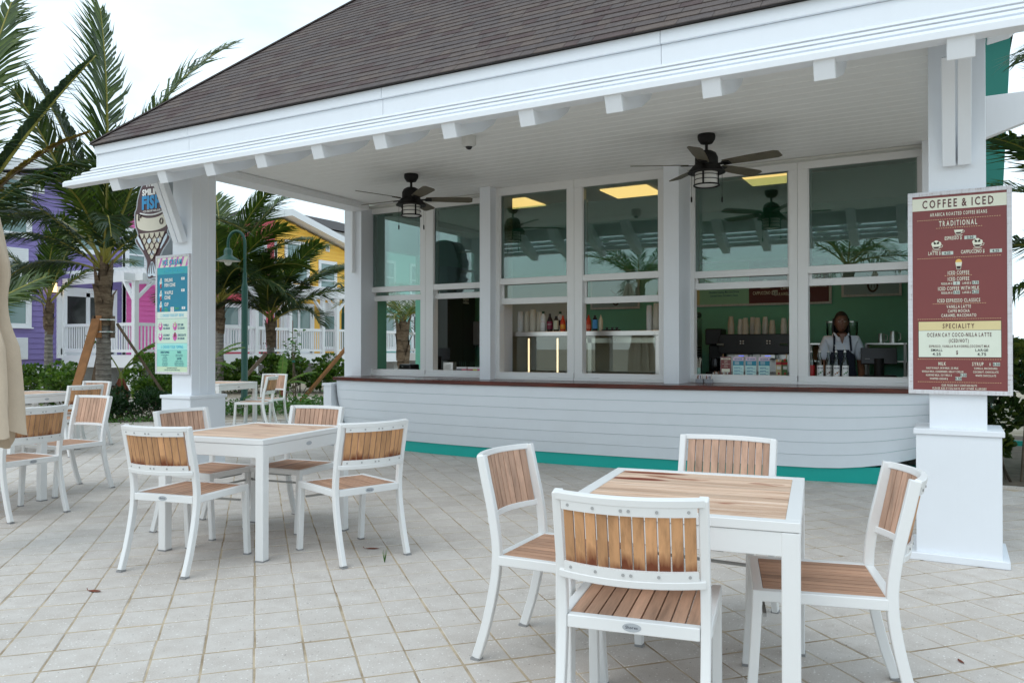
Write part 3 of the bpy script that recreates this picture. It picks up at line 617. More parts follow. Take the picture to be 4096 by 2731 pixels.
# ------------------------------------------------------------------ chairs and tables
def make_chair():
    t = thing('chair', 'x', 'chair', (0, 0, 0)); HX = .226
    for s in (-1, 1):
        pts = [(-.300, .008), (-.262, .12), (-.231, .24), (-.210, .35), (-.203, .43), (-.206, .51), (-.226, .63), (-.252, .74), (-.277, .853)]
        fine = []
        for i in range(len(pts) - 1):
            for q in range(2):
                u = q / 2; p0, p1, p2, p3 = pts[max(i - 1, 0)], pts[i], pts[i + 1], pts[min(i + 2, len(pts) - 1)]
                cr_ = lambda a, b, c, d: .5 * (2 * b + (c - a) * u + (2 * a - 5 * b + 4 * c - d) * u * u + (3 * b - a - 3 * c + d) * u ** 3)
                fine.append((cr_(p0[0], p1[0], p2[0], p3[0]), cr_(p0[1], p1[1], p2[1], p3[1])))
        fine.append(pts[-1])
        lg = MB().rect_tube([(s * HX, a, b) for a, b in fine], .030, .038, (1, 0, 0)).build('leg', 'white_metal', t, bevel=.003, smooth=30)
        MB().box(s * HX - .018, s * HX + .018, -.321, -.281, 0, .010).build('foot_glide', 'grey_plastic', lg)
        lg = MB().rect_tube([(s * HX, .262, .008), (s * HX, .246, .25), (s * HX, .236, .447)], .034, .034, (1, 0, 0)).build('leg', 'white_metal', t, bevel=.003)
        MB().box(s * HX - .018, s * HX + .018, .245, .280, 0, .010).build('foot_glide', 'grey_plastic', lg)
    m = MB(); m.box(-HX + .017, HX - .017, -.222, -.187, .405, .446).box(-HX + .017, HX - .017, .217, .251, .412, .446)
    for s in (-1, 1): m.box(s * HX - .017, s * HX + .017, -.19, .225, .408, .4465)
    m.build('seat_frame', 'white_metal', t, bevel=.003)
    MB().box(-HX + .017, HX - .017, .205, .217, .345, .357).box(-.10, .10, -.16, .21, .395, .405).build('stretcher', 'steel_dull', t)
    arc = lambda x: -.058 * (1 - (x / HX) ** 2)
    for z_, h_, zs in ((.842, .026, .815), (.586, .026, .612)):
        yz = -.212 - (z_ - .51) * .205
        rl = MB().rect_tube([(x, yz + arc(x) - .004, z_) for x in [HX * (-1 + 2 * i / 14) for i in range(15)]], h_, .026, (0, -.2, 1)).build('back_rail', 'white_metal', t, bevel=.003, smooth=30)
        MB().rect_tube([(x, -.212 - (zs - .51) * .205 + arc(x) - .011, zs) for x in [(HX - .018) * (-1 + 2 * i / 14) for i in range(15)]], .032, .008, (0, -.2, 1)).build('screw_plate', 'white_metal', rl, smooth=30)
        m = MB(); yz = -.212 - (zs - .51) * .205
        for x in (-.185, -.10, -.012, .012, .095, .185): m.lathe([(.0052, 0), (.0052, .0025)], 7, M=Matrix.Translation((x, yz + arc(x) - .0150, zs)) @ Matrix.Rotation(R(90), 4, 'X'))
        m.build('screws', 'screw_steel', rl)
    nb = 11; wdt = (2 * HX - .04) / nb
    for i in range(nb):
        x = -HX + .02 + wdt * (i + .5); sl_ = 2 * .058 * x / HX / HX
        z0, z1 = .595, .832; y0, y1 = -.212 - (z0 - .51) * .205 + arc(x), -.212 - (z1 - .51) * .205 + arc(x)
        m = MB(); hw = wdt / 2 - .0025
        for (zz, yy) in ((z0, y0), (z1, y1)):
            for dx, dy in ((-hw, -.006), (hw, -.006), (hw, .006), (-hw, .006)): m.v.append((x + dx, yy + dy + sl_ * dx, zz))
        m.f += [(3, 2, 1, 0), (4, 5, 6, 7), (0, 1, 5, 4), (1, 2, 6, 5), (2, 3, 7, 6), (3, 0, 4, 7)]
        m.build('back_slat', 'teak_back', t)
    ns = 9; wdt = (2 * HX - .036) / ns
    for i in range(ns):
        x = -HX + .018 + wdt * (i + .5); MB().box(x - wdt / 2 + .0028, x + wdt / 2 - .0028, -.186, .216, .432, .4455).build('seat_slat', 'teak_seat', t)
    m = MB(); m.lathe([(1, 0), (1, .0016)], 18, M=Matrix.Translation((0, -.2222, .426)) @ Matrix.Rotation(R(90), 4, 'X') @ Matrix.Diagonal((.030, .0135, 1, 1)))
    bd = m.build('badge', 'badge_metal', t); MB().text('Shores', .013, 0, .4225, -.2243).build('lettering', ink(70, 74, 84), bd)
    return t
def make_table(w_=.82, d_=.95, h_=.745, wood='teak_table'):
    t = thing('table', 'x', 'table'); a, b = w_ / 2, d_ / 2; e = .048
    MB().box(-a, a, -b, -b + e, h_ - .032, h_).box(-a, a, b - e, b, h_ - .032, h_).box(-a, -a + e, -b + e, b - e, h_ - .032, h_).box(a - e, a, -b + e, b - e, h_ - .032, h_).build('top_frame', 'white_metal', t, bevel=.002)
    MB().box(-a + .004, a - .004, -b + .004, -b + .03, h_ - .112, h_ - .034).box(-a + .004, a - .004, b - .03, b - .004, h_ - .112, h_ - .034).box(-a + .004, -a + .03, -b + .03, b - .03, h_ - .112, h_ - .034).box(a - .03, a - .004, -b + .03, b - .03, h_ - .112, h_ - .034).build('apron', 'white_metal', t, bevel=.002)
    for sx in (-1, 1):
        for sy in (-1, 1):
            x0, y0 = sx * (a - .030), sy * (b - .030)
            lg = MB().box(x0 - .029, x0 + .029, y0 - .029, y0 + .029, .008, h_ - .034).build('leg', 'white_metal', t, bevel=.003); MB().box(x0 - .031, x0 + .031, y0 - .031, y0 + .031, 0, .009).build('foot_glide', 'grey_plastic', lg)
    ns = 22; p = (d_ - 2 * e) / ns; 
    for i in range(ns):
        # each slat is shaped by its own mesh so that stains can run across several of them
        m = MB(); y0 = -b + e + p * (i + .5); m.box(-a + e + .001, a - e - .001, y0 - p / 2 + .0022, y0 + p / 2 - .0022, h_ - .017, h_ - .003); m.build('top_slat', wood, t)
    m = MB(); m.lathe([(1, 0), (1, .0016)], 18, M=Matrix.Translation((a - .0045, .0, h_ - .07)) @ Matrix.Rotation(R(90), 4, 'Y') @ Matrix.Diagonal((.0135, .030, 1, 1))); m.build('badge', 'badge_metal', t)
    return t
chair0 = make_chair(); table0 = make_table(); table1 = make_table(wood='teak_table_stained')
used = {}
def put(proto, key, x, y, rot, label, group):
    o = proto if key not in used else copy_tree(proto); used[key] = 1
    o.location = (x, y, 0); o.rotation_euler = (0, 0, R(rot)); o['label'] = label; o['group'] = group; return o
TG, CG = 'teak topped patio tables', 'teak slat patio chairs'
put(table1, 't1', -.90, 3.05, 8.2, 'teak topped white table nearest the camera with two dark red stains', TG)
put(table0, 't', -4.136, 3.85, 8.5, 'teak topped white table in front of the left column', TG)
put(table0, 't', -7.15, 3.45, 5, 'white table mostly hidden behind the closed beige umbrella', TG)
put(table0, 't', -10.2, 5.65, 8, 'far teak topped table between umbrella and leaning palm brace', TG)
put(table0, 't', -10.55, 8.95, 10, 'distant white table right behind the left column', TG)
C = [(-1.46, 3.06, -87.7, 'chair on the left of the nearest table, facing right'),
     (-.926, 2.565, 10.7, 'chair nearest the camera, its orange slatted back turned to us'),
     (-.44, 3.158, 104.4, 'chair on the right of the nearest table, seen from its side'),
     (-1.0, 3.74, 180, 'chair on the boat side of the nearest table, facing the camera'),
     (-4.08, 3.247, 11, 'chair at lower left of the middle table with red stained back'),
     (-3.37, 3.91, 70.8, 'chair on the right of the middle table with red stained back'),
     (-4.675, 3.89, -85.5, 'chair on the left of the middle table, facing right'),
     (-4.27, 4.32, 187, 'chair behind the middle table, facing the camera'),
     (-6.44, 3.50, 95, 'chair beside the closed umbrella with dark red stained back'),
     (-7.08, 4.30, 184, 'pale slatted chair facing us behind the umbrella'),
     (-9.55, 5.85, 96, 'far chair with screwed back turned to us, left of the palm'),
     (-10.15, 6.35, 190, 'far chair behind the far left table, only its top showing'),
     (-9.88, 9.12, 118, 'distant chair behind the left column with its red brown back to us'),
     (-10.35, 9.80, 195, 'distant chair facing us, half hidden behind another chair by the lamp post')]
for x, y, r_, lb in C: put(chair0, 'c', x, y, r_, 'teak slat ' + lb, CG)

# ------------------------------------------------------------------ closed umbrellas
def umbrella(x, y, label, top=2.95, bot=.72, rad=.34, seed=1, group='closed beige umbrellas'):
    t = thing('closed_umbrella', label, 'umbrella', (x, y, 0), 0, group); rr = random.Random(seed)
    MB().lathe([(.08, 0), (.08, .012), (.035, .02), (.034, .3)], 20).build('mounting_sleeve', 'white_metal', t, smooth=40)
    MB().lathe([(.024, .1), (.024, top + .06)], 12).build('pole', 'white_metal', t, smooth=True); MB().lathe([(.01, top + .10), (.035, top + .07), (.03, top + .03)], 10).build('finial', 'dark_plastic', t, smooth=True)
    m = MB(); n = 110; ph = [rr.uniform(0, 6.28) for _ in range(4)]; levels = 34
    for i in range(levels + 1):
        u = i / levels; z = top - (top - bot) * u
        base = .04 + rad * (.62 * min(1, u * 2.6) ** .8 + .30 * u ** 2) * (1 - .18 * math.sin(min(1, max(0, (u - .45) / .25)) * math.pi))
        for k in range(n):
            a = 2 * math.pi * k / n
            fold = abs(math.sin(4 * a + ph[0] + .7 * math.sin(2 * u + ph[1]))) ** .7
            flap = max(0, math.sin(a * 3 + ph[2])) ** 3 * max(0, math.sin(u * 9 + ph[3])) * .25
            fine = abs(((k * 11 / n + .6 * math.sin(u * 3 + ph[2])) % 1) - .5) * 2
            r_ = base * (.44 + .44 * fold + .20 * fine + flap)
            zz = z - (.12 * fold + .18 * max(0, math.sin(2 * a + ph[1]))) * u ** 3 * rad / .34
            m.v.append((r_ * math.cos(a), r_ * math.sin(a), zz))
    for i in range(levels):
        for k in range(n): a, b = i * n + k, i * n + (k + 1) % n; m.f.append((a, b, b + n, a + n))
    m.build('canopy', 'umbrella_cloth', t, smooth=32)
    zt = bot + (top - bot) * .47
    MB().lathe([(rad * .42, zt - .03), (rad * .43, zt + .03)], 20).build('tie_strap', 'umbrella_cloth', t, smooth=True)
    return t
umbrella(-5.47, 2.68, 'closed beige patio umbrella cut off by the left edge of the picture', 2.55, .84, .30, 3)
umbrella(-6.4, -2.2, 'closed beige umbrella mirrored in the left half of the windows', 3.1, .8, .34, 5); umbrella(-1.6, -2.6, 'closed beige umbrella mirrored in the window above the barista', 3.1, .8, .34, 8)

# ------------------------------------------------------------------ signs
def board(name, label, loc, wd, ht, mat_panel, th=.028, fr=.026, rotz=0, cat='menu board', frame_mat='whitewash'):
    """framed board facing -y; local origin at bottom centre, face plane at y = -th"""
    t = thing(name, label, cat, loc, rotz); a = wd / 2
    MB().box(-a + .002, a - .002, -th + .006, 0, .002, ht - .002).build('panel', mat_panel, t)
    MB().box(-a, -a + fr, -th, .002, 0, ht).box(a - fr, a, -th, .002, 0, ht).box(-a + fr, a - fr, -th, .002, 0, fr).box(-a + fr, a - fr, -th, .002, ht - fr, ht).build('frame', frame_mat, t, bevel=.002)
    return t, -th + .006
CREAM, BROWN = ink(226, 226, 206), ink(126, 62, 60)
def P(z, H=1.257): return H - z          # distance from the top of the board
# --- coffee menu on the right column
t, f = board('coffee_menu_board', 'tall brown coffee and iced drinks menu board on the right column', (.028, 5.578, 1.018), .556, 1.257, BROWN)
e = .0012; pa = t.children[0] if t.children else None
W0 = .252
def band(x0, x1, z0, z1, mat, nm, k=1): return MB().box(x0, x1, f - e * k, f, z0, z1).build(nm, mat, t)
band(-W0, W0, P(.116), P(.040), CREAM, 'title_band'); band(-.222, .222, P(1.030), P(.806), ink(60, 34, 34), 'special_border'); band(-.2195, .2195, P(.862), P(.8085), ink(222, 206, 154), 'special_title_band', 2); band(-.2195, .2195, P(1.0275), P(.864), ink(222, 228, 212), 'special_band', 2)
DK = MB(); CR = MB(); BK = MB(); BX = MB(); DT = MB()
DK.text('COFFEE & ICED', .070, 0, P(.102), f - 2 * e, .60, 0, gap=.28)
CR.text('ARABICA ROASTED COFFEE BEANS', .030, 0, P(.155), f - e, .50, 0, gap=.22); CR.text('TRADITIONAL', .046, 0, P(.219), f - e, .5, 0, gap=.28)
def dots(z, x0, x1):
    x = x0
    while x < x1: DT.box(x, x + .007, f - e, f, z, z + .0028); x += .0125
for z_, a_ in ((.178, .225), (.232, .12), (.416, .225), (.527, .075), (.700, .14), (.794, .225), (1.042, .225), (1.183, .225)): dots(P(z_), -a_, a_)
def hand(x, z, s, wbox=.062):
    BX.box(x - wbox / 2, x + wbox / 2, f - e, f, z - .003, z + .018); BK.text(s, .022, x, z, f - 2 * e, .85, 0)
CR.text('ESPRESSO $', .030, -.028, P(.305), f - e, .55); hand(.062, P(.305), '2.50')
CR.text('LATTE $', .030, -.13, P(.394), f - e, .55); hand(-.060, P(.394), '4.25'); CR.text('CAPPUCCINO $', .030, .075, P(.394), f - e, .55); hand(.195, P(.394), '4.25')
CR.text('ICED COFFEE', .031, 0, P(.520), f - e, .52, gap=.2); CR.text('ICED COFFEE', .031, 0, P(.558), f - e, .52, gap=.2)
def pr(z, a, b):
    CR.text('REGULAR $', .018, -.064, z, f - e, .6); CR.text('LARGE $', .018, .042, z, f - e, .6); hand(-.012, z, a, .036); hand(.088, z, b, .036)
pr(P(.581), '3', '3.75'); CR.text('ICED COFFEE WITH MILK', .031, 0, P(.616), f - e, .52, gap=.2); pr(P(.638), '3.50', '4.25')
CR.text('ICED ESPRESSO CLASSICS', .031, 0, P(.690), f - e, .52, gap=.2)
for i, s_ in enumerate(('VANILLA LATTE', 'CAFFE MOCHA', 'CARAMEL MACCHIATO')): CR.text(s_, .026, 0, P(.726 + i * .027), f - e, .56, gap=.18)
DK.text('SPECIALITY', .040, 0, P(.850), f - 3 * e, .6, gap=.26); DK.text('OCEAN CAY COCO-NILLA LATTE', .034, 0, P(.902), f - 3 * e, .52, gap=.22); DK.text('(ICED/HOT)', .030, 0, P(.937), f - 3 * e, .52, gap=.22)
DK.text('ESPRESSO, VANILLA FLAVORING,COCONUT MILK', .021, 0, P(.968), f - 3 * e, .55, gap=.2)
BK.text('SMALL', .021, -.12, P(.992), f - 3 * e, 1.0); BK.text('4.25', .025, -.12, P(1.018), f - 3 * e, 1.0); BK.text('LARGE', .021, .12, P(.992), f - 3 * e, 1.0); BK.text('4.75', .025, .12, P(1.018), f - 3 * e, 1.0); DK.text('$', .034, -.01, P(1.010), f - 3 * e, .6)
CR.text('MILK', .030, -.09, P(1.079), f - e, .55, gap=.2); CR.text('SYRUP', .030, .10, P(1.079), f - e, .55, gap=.2); CR.text('$', .022, .162, P(1.077), f - e, .55); hand(.195, P(1.077), '0.50', .036)
for i, s_ in enumerate(('HALF N HALF, SKIM MILK, 2% MILK', 'WHOLE MILK, CONDENSED, HEAVY CREAM', 'ALMOND MILK, SOY MILK $', 'WHIPPED CREAM $')): CR.text(s_, .017, -.09 - (.02 if i > 1 else 0), P(1.101 + i * .022), f - e, .58, gap=.15)
hand(.022, P(1.145), '0.50', .034); hand(-.004, P(1.167), '0.50', .034)
for i, s_ in enumerate(('VANILLA, MACADAMIA', 'COCONUT, CHOCOLATE', 'WHITE CHOCOLATE')): CR.text(s_, .017, .14, P(1.101 + i * .022), f - e, .58, gap=.15)
CR.text('OUR FOOD MAY CONTAIN NUTS', .018, 0, P(1.207), f - e, .58, gap=.18); CR.text('PLEASE ASK IF YOU HAVE ANY OTHER ALLERGIES', .018, 0, P(1.226), f - e, .58, gap=.18)
def cup_icon(x, z, s, foam):
    CU = MB(); CU.prism([(x - .022 * s, z + .026 * s), (x - .016 * s, z + .006 * s), (x - .008 * s, z), (x + .008 * s, z), (x + .016 * s, z + .006 * s), (x + .022 * s, z + .026 * s)], f - 2 * e, f, 'xz')
    if foam:
        for dx, dz, r_ in ((-.012, .028, .011), (0, .033, .013), (.012, .028, .011)): CU.lathe([(r_ * s, 0), (r_ * s, .002)], 10, M=Matrix.Translation((x + dx * s, f, z + dz * s)) @ Matrix.Rotation(R(90), 4, 'X'))
    CU.tube([(x + .02 * s, f - e, z + .022 * s), (x + .029 * s, f - e, z + .019 * s), (x + .026 * s, f - e, z + .010 * s), (x + .016 * s, f - e, z + .008 * s)], .0015 * s, 5); CU.box(x - .02 * s, x + .02 * s, f - e, f, z - .006 * s, z - .0035 * s)
    CU.build('cup_drawing', CREAM, t); MB().prism([(x - .0165 * s, z + .013 * s), (x - .008 * s, z + .003 * s), (x + .008 * s, z + .003 * s), (x + .0165 * s, z + .013 * s)], f - 3 * e, f, 'xz').build('coffee_drawing', ink(70, 40, 36), t)
cup_icon(0, P(.275), 1.1, False); cup_icon(-.12, P(.360), 1.2, True); cup_icon(.10, P(.360), 1.2, True)
MB().prism([(-.018, P(.446)), (-.011, P(.490)), (.011, P(.490)), (.018, P(.446))], f - 2 * e, f, 'xz').build('glass_drawing', CREAM, t); MB().prism([(-.012, P(.470)), (-.009, P(.487)), (.009, P(.487)), (.012, P(.470))], f - 3 * e, f, 'xz').build('coffee_drawing', ink(60, 36, 32), t)
MB().lathe([(.017, 0), (.017, .002)], 12, M=Matrix.Translation((0, f, P(.443))) @ Matrix.Rotation(R(90), 4, 'X')).build('cream_drawing', ink(232, 184, 92), t)
DK.build('dark_lettering', ink(88, 42, 42), t); CR.build('cream_lettering', CREAM, t); BX.build('price_box', ink(196, 206, 196), t); BK.build('handwriting', ink(24, 24, 30), t); DT.build('dotted_rule', ink(216, 186, 140), t)

# --- ice cream menu on the left column
H2 = 1.276
t, f = board('ice_cream_menu_board', 'tall turquoise ice cream menu board on the left column', (-7.29, 5.60, 1.026), .545, H2, ink(8, 128, 156))
P2 = lambda z: H2 - z
W0 = .247
stripe = MB()
band(-W0, W0, P2(.130), P2(.027), ink(228, 230, 210), 'title_band')
for i in range(6):
    x = -.235 + i * .088; stripe.prism([(x, P2(.129)), (x + .03, P2(.129)), (x + .075, P2(.028)), (x + .045, P2(.028))], f - 2 * e, f, 'xz')
stripe.build('pink_stripe', ink(206, 112, 186), t)
band(-W0, W0, P2(.205), P2(.130), ink(48, 168, 178), 'heading_band'); band(-W0, W0, P2(.680), P2(.608), ink(222, 232, 220), 'heading_band'); band(-W0, W0, P2(.945), P2(.683), ink(206, 228, 208), 'flavour_band'); band(-W0, W0, P2(1.018), P2(.947), ink(166, 230, 220), 'heading_band'); band(-W0, W0, P2(1.195), P2(1.02), ink(146, 216, 198), 'topping_band'); band(-W0, W0, P2(1.250), P2(1.196), ink(204, 224, 190), 'allergy_band')
A1 = MB(); A2 = MB(); A3 = MB(); A4 = MB(); A5 = MB()
A2.text('ICE CREAM', .080, .005, P2(.108), f - 3 * e, .62, 0, gap=.22); A1.text('ICE CREAM', .080, 0, P2(.105), f - 4 * e, .62, 0, gap=.22)
A1.text('1. CHOOSE YOUR VESSEL', .044, .02, P2(.184), f - 2 * e, .55, gap=.16)
for i, (s_, z_) in enumerate((('SMILING', .285), ('FISH CONE', .338), ('WAFFLE', .420), ('CONE', .472), ('CUP', .545))): A3.text(s_, .050, -.125, P2(z_), f - 2 * e, .6, 1, 'l', gap=.12)
A4.text('SMALL', .024, -.125, P2(.582), f - 2 * e, .65, 0, 'l'); A4.text('MEDIUM', .024, .045, P2(.582), f - 2 * e, .65, 0, 'l'); A4.text('LARGE', .024, -.125, P2(.605), f - 2 * e, .65, 0, 'l')
pb2 = MB()
for x, z_ in ((.17, .268), (.17, .392), (.0, .580), (.18, .580), (.0, .606)): pb2.box(x - .026, x + .026, f - 2 * e, f, P2(z_) - .006, P2(z_) + .022)
pb2.build('price_box', ink(236, 234, 230), t)
for x, z_, s_ in ((.17, .268, '9'), (.17, .392, '5'), (.0, .580, '4'), (.18, .580, '5'), (.0, .606, '6')): A5.text(s_, .026, x, P2(z_), f - 3 * e, .9)
def burst(x, z, r_, mat, npt=10):
    pts = [(x + (r_ if k % 2 == 0 else r_ * .68) * math.cos(math.pi * k / npt), z + 1.25 * (r_ if k % 2 == 0 else r_ * .68) * math.sin(math.pi * k / npt)) for k in range(2 * npt)]
    MB().prism(pts, f - 2 * e, f, 'xz').build('burst', ink(*mat), t)
def cone_icon(x, z, s, cc=(176, 54, 44), cr_=(236, 232, 220)):
    MB().prism([(x - .014 * s, z), (x + .014 * s, z), (x + .004 * s, z - .045 * s), (x - .006 * s, z - .045 * s)], f - 4 * e, f, 'xz').build('cone_drawing', ink(*cc), t)
    m = MB()
    for dx, dz, r_ in ((0, .008, .016), (.002, .026, .012), (.004, .042, .008)): m.lathe([(r_ * s, 0), (r_ * s, .005)], 9, M=Matrix.Translation((x + dx * s, f, z + dz * s)) @ Matrix.Rotation(R(90), 4, 'X'))
    m.build('scoop_drawing', ink(*cr_), t)
for z_ in (.295, .428, .548): burst(-.185, P2(z_), .038, (70, 180, 214)); cone_icon(-.185, P2(z_ + .005), 1.15)
A1.text('2. CHOOSE YOUR SOFT SERVE', .044, 0, P2(.662), f - 2 * e, .52, gap=.16)
for i, (x, z_, a_, b_, cr_) in enumerate(((-.19, .765, 'VANILLA', 'ICE CREAM', (238, 232, 214)), (.045, .765, 'KEY LIME', 'ICE CREAM', (206, 226, 170)), (-.19, .875, 'COCONUT', 'ICE CREAM', (240, 240, 236)), (.045, .875, 'CHOCOLATE', 'ICE CREAM', (130, 72, 48)))):
    burst(x, P2(z_), .040, (206, 96, 172)); cone_icon(x, P2(z_), .9, (206, 96, 172), cr_)
    A5.text(a_, .030, x + .045, P2(z_ - .006), f - 2 * e, .6, 1, 'l', gap=.1); A5.text(b_, .030, x + .045, P2(z_ + .030), f - 2 * e, .6, 1, 'l', gap=.1)
A1.text('3. CHOOSE YOUR TOPPING', .044, 0, P2(1.0), f - 2 * e, .56, gap=.16)
A5.text('DRIED TOPPING', .028, -.115, P2(1.052), f - 2 * e, .6, 1, gap=.08); A5.text('FRUITS', .028, .115, P2(1.05), f - 2 * e, .6, 1, gap=.08); A5.text('SAUCES', .028, .115, P2(1.118), f - 2 * e, .6, 1, gap=.08)
for i, s_ in enumerate(('Cereal- Dehydrated Marshmallow', "Oreo, M&M's", 'Rainbow Sprinkles', "Reese's Peanut Butter", 'Toasted Coconut', 'Chocolate Sprinkles', 'Oreo Cookie Crumbles', 'Crushed Mixed Nuts')): A5.text(s_, .0145, -.115, P2(1.075 + i * .0162), f - 2 * e, .62)
for i, s_ in enumerate(('Mango Fruit, Strawberries', 'Tropical Fruit, Mixed Berries')): A5.text(s_, .0145, .115, P2(1.072 + i * .0165), f - 2 * e, .62)
for i, s_ in enumerate(('Cool Whip, Chocolate Sauce', 'Peanut Butter Sauce, Nutella Sauce', 'Chocolate Coating, Mint-Lime Drizzle', 'Caramel Sauce, Strawberry Sauce')): A5.text(s_, .0145, .115, P2(1.138 + i * .0162), f - 2 * e, .62)
A5.text('OUR FOOD MAY CONTAIN NUTS', .017, 0, P2(1.217), f - 2 * e, .6); A5.text('PLEASE ASK IF YOU HAVE ANY OTHER ALLERGIES', .017, 0, P2(1.237), f - 2 * e, .6)
A1.build('blue_lettering', ink(64, 186, 220), t); A2.build('title_shadow', ink(18, 96, 150), t); A3.build('white_lettering', ink(238, 236, 230), t); A4.build('green_lettering', ink(92, 206, 110), t); A5.build('dark_lettering', ink(24, 92, 120), t)

# --- the fish shaped ice cream sign hung beside the left column, facing the patio
fx, fz, fy = -7.815, 2.07, 5.91
t = thing('fish_cone_sign', 'large cut-out fish shaped ice cream sign hanging left of the left column', 'shop sign', (fx, fy, fz)); TH = .19; t.scale = (.96, 1, .725)
s_ = 1.0
outline = [(-.02, 0), (.03, .02), (.075, .0), (.105, .04), (.115, .16), (.105, .27), (.15, .36), (.20, .45), (.27, .53), (.315, .60), (.325, .64), (.27, .70), (.285, .76), (.325, .84), (.335, .97), (.34, 1.05), (.32, 1.10), (.30, 1.12), (.29, 1.24), (.265, 1.33), (.22, 1.46), (.14, 1.54), (.0, 1.57), (-.14, 1.54), (-.22, 1.46), (-.265, 1.33), (-.29, 1.24), (-.30, 1.12), (-.335, 1.08), (-.335, .97), (-.325, .84), (-.285, .76), (-.27, .70), (-.325, .64), (-.315, .60), (-.27, .53), (-.20, .45), (-.15, .36), (-.105, .27), (-.115, .16), (-.105, .04), (-.08, .0)]
def smooth_poly(p, it=2):
    for _ in range(it):
        q = []
        for i in range(len(p)):
            a, b = p[i], p[(i + 1) % len(p)]; q += [(a[0] * .75 + b[0] * .25, a[1] * .75 + b[1] * .25), (a[0] * .25 + b[0] * .75, a[1] * .25 + b[1] * .75)]
        p = q
    return p
ol = smooth_poly(outline)
def shrink(p, d, cx_=0, cz_=.85):
    q = []; n_ = len(p)
    for i in range(n_):
        a, b, c = Vector(p[i - 1]), Vector(p[i]), Vector(p[(i + 1) % n_]); tn = (c - a).normalized(); nn = Vector((-tn.y, tn.x)); q.append((b.x + nn.x * d, b.y + nn.y * d))
    return q
MB().prism(ol, -TH, 0, 'xz').build('cutout_body', ink(170, 178, 184), t)
MB().prism(ol, .10, .16, 'xz').build('rear_face', ink(96, 104, 108), t); MB().box(-.06, .06, -.005, .105, .5, 1.3).box(.10, .515, -.05, .0, .78, .82).box(.10, .515, -.05, .0, 1.25, 1.29).build('mounting_arm', 'white_metal', t)
e = .004; fb = -TH
def lay(poly, k, mat, nm): return MB().prism(poly, fb - e * k, fb - e * (k - 1) + .001, 'xz').build(nm, ink(*mat), t)
lay(shrink(ol, .022), 1, (72, 40, 42), 'brown_ground')
cone = smooth_poly([(-.285, 1.0), (-.28, .88), (-.25, .80), (-.10, .752), (.10, .752), (.25, .80), (.28, .88), (.285, 1.0), (.28, 1.05), (.15, .965), (.0, .945), (-.15, .965), (-.28, 1.05)]); lay(cone, 2, (214, 208, 190), 'cone_rim')
tri = [(-.225, .725), (.225, .725), (.02, .31), (-.02, .31)]; lay(tri, 2, (205, 198, 178), 'cone_body')
lay(smooth_poly([(-.28, .655), (-.245, .70), (-.13, .46), (-.17, .48)], 1), 2, (206, 220, 230), 'fin'); lay(smooth_poly([(.28, .655), (.245, .70), (.13, .46), (.17, .48)], 1), 2, (206, 220, 230), 'fin')
lay(smooth_poly([(-.03, .275), (.03, .275), (.085, .06), (.04, .04), (.0, .075), (-.04, .04), (-.085, .06)], 2), 2, (206, 220, 230), 'tail')
m = MB()
for dx in (-.03, 0, .03): m.bar((dx * .6, fb - 3 * e, .26), (dx * 1.6, fb - 3 * e, .09), .006, .003)
rows = [(.725, 5, .0), (.64, 4, .0), (.555, 3, 0), (.475, 2, 0), (.405, 1, 0)]
for zz, nn, _ in rows:
    for k in range(nn):
        x = (k - (nn - 1) / 2) * .092
        m.tube([(x + .046 * math.cos(a), fb - 2 * e - .003, zz - .01 + .085 * math.sin(a) * 1.0) for a in [math.pi + math.pi * q / 10 for q in range(11)]], .0055, 4)
m.build('scale_outline', ink(72, 40, 42), t, smooth=True)
wh = MB()
for x, zz in ((-.05, .60), (.10, .60), (0, .41)): wh.prism([(x + .036 * math.cos(a), zz + .035 * math.sin(a)) for a in [2 * math.pi * q / 14 for q in range(14)]], fb - 2.3 * e, fb - e, 'xz')
wh.build('white_scale', ink(206, 220, 230), t)
m = MB()
for r_ in (.040, .026): m.tube([(.17 + r_ * .8 * math.cos(a), fb - 2 * e - .002, .885 + r_ * 1.2 * math.sin(a)) for a in [2 * math.pi * q / 18 for q in range(19)]], .004, 4)
for x, z0, z1 in ((-.235, .93, 1.03), (.225, .95, 1.03), (-.20, .97, 1.03)): m.tube([(x, fb - 2 * e - .002, z1), (x, fb - 2 * e - .002, z0)], [.008, .011], 6)
m.build('eye_and_drips', ink(60, 34, 36), t, smooth=True)
MB().tube([(x, fb - 2 * e, 1.0 + .9 * x * x) for x in [-.21 + .42 * q / 12 for q in range(13)]], .011, 6).build('smile_line', ink(236, 238, 238), t, smooth=True)
m = MB(); m.text('THE', .10, -.04, 1.445, fb - 2 * e, .8, 1, gap=.06); m.text('SMILING', .125, 0, 1.315, fb - 2 * e, .74, 1, gap=.04); m.text('- ICE CREAM PARLOUR -', .042, 0, 1.047, fb - 2 * e, .7, 0); m.build('white_lettering', ink(240, 240, 236), t)
MB().text('FISH', .27, 0, 1.105, fb - 2 * e, .70, 1, gap=.03).build('blue_lettering', ink(30, 140, 196), t)

# ------------------------------------------------------------------ inside the kiosk
def item(name, label, cat, loc, rotz=0, group=None): return thing(name, label, cat, loc, rotz, group)
t = item('back_counter', 'long steel work counter along the green back wall', 'counter', (-3.6, 10.95, .10))
MB().box(-3.5, 3.5, -.33, .33, .79, .83).build('worktop', 'steel', t, bevel=.003); MB().box(-3.45, 3.45, -.29, .32, 0, .79).build('cabinet', 'steel_dull', t)
t = item('service_shelf', 'narrow steel ledge behind the window sills', 'shelf', (-3.6, 9.10, .10)); MB().box(-3.45, 3.45, -.12, .16, .855, .885).build('ledge', 'steel', t); MB().box(-3.45, 3.45, .10, .14, 0, .855).build('support_panel', 'steel_dull', t)
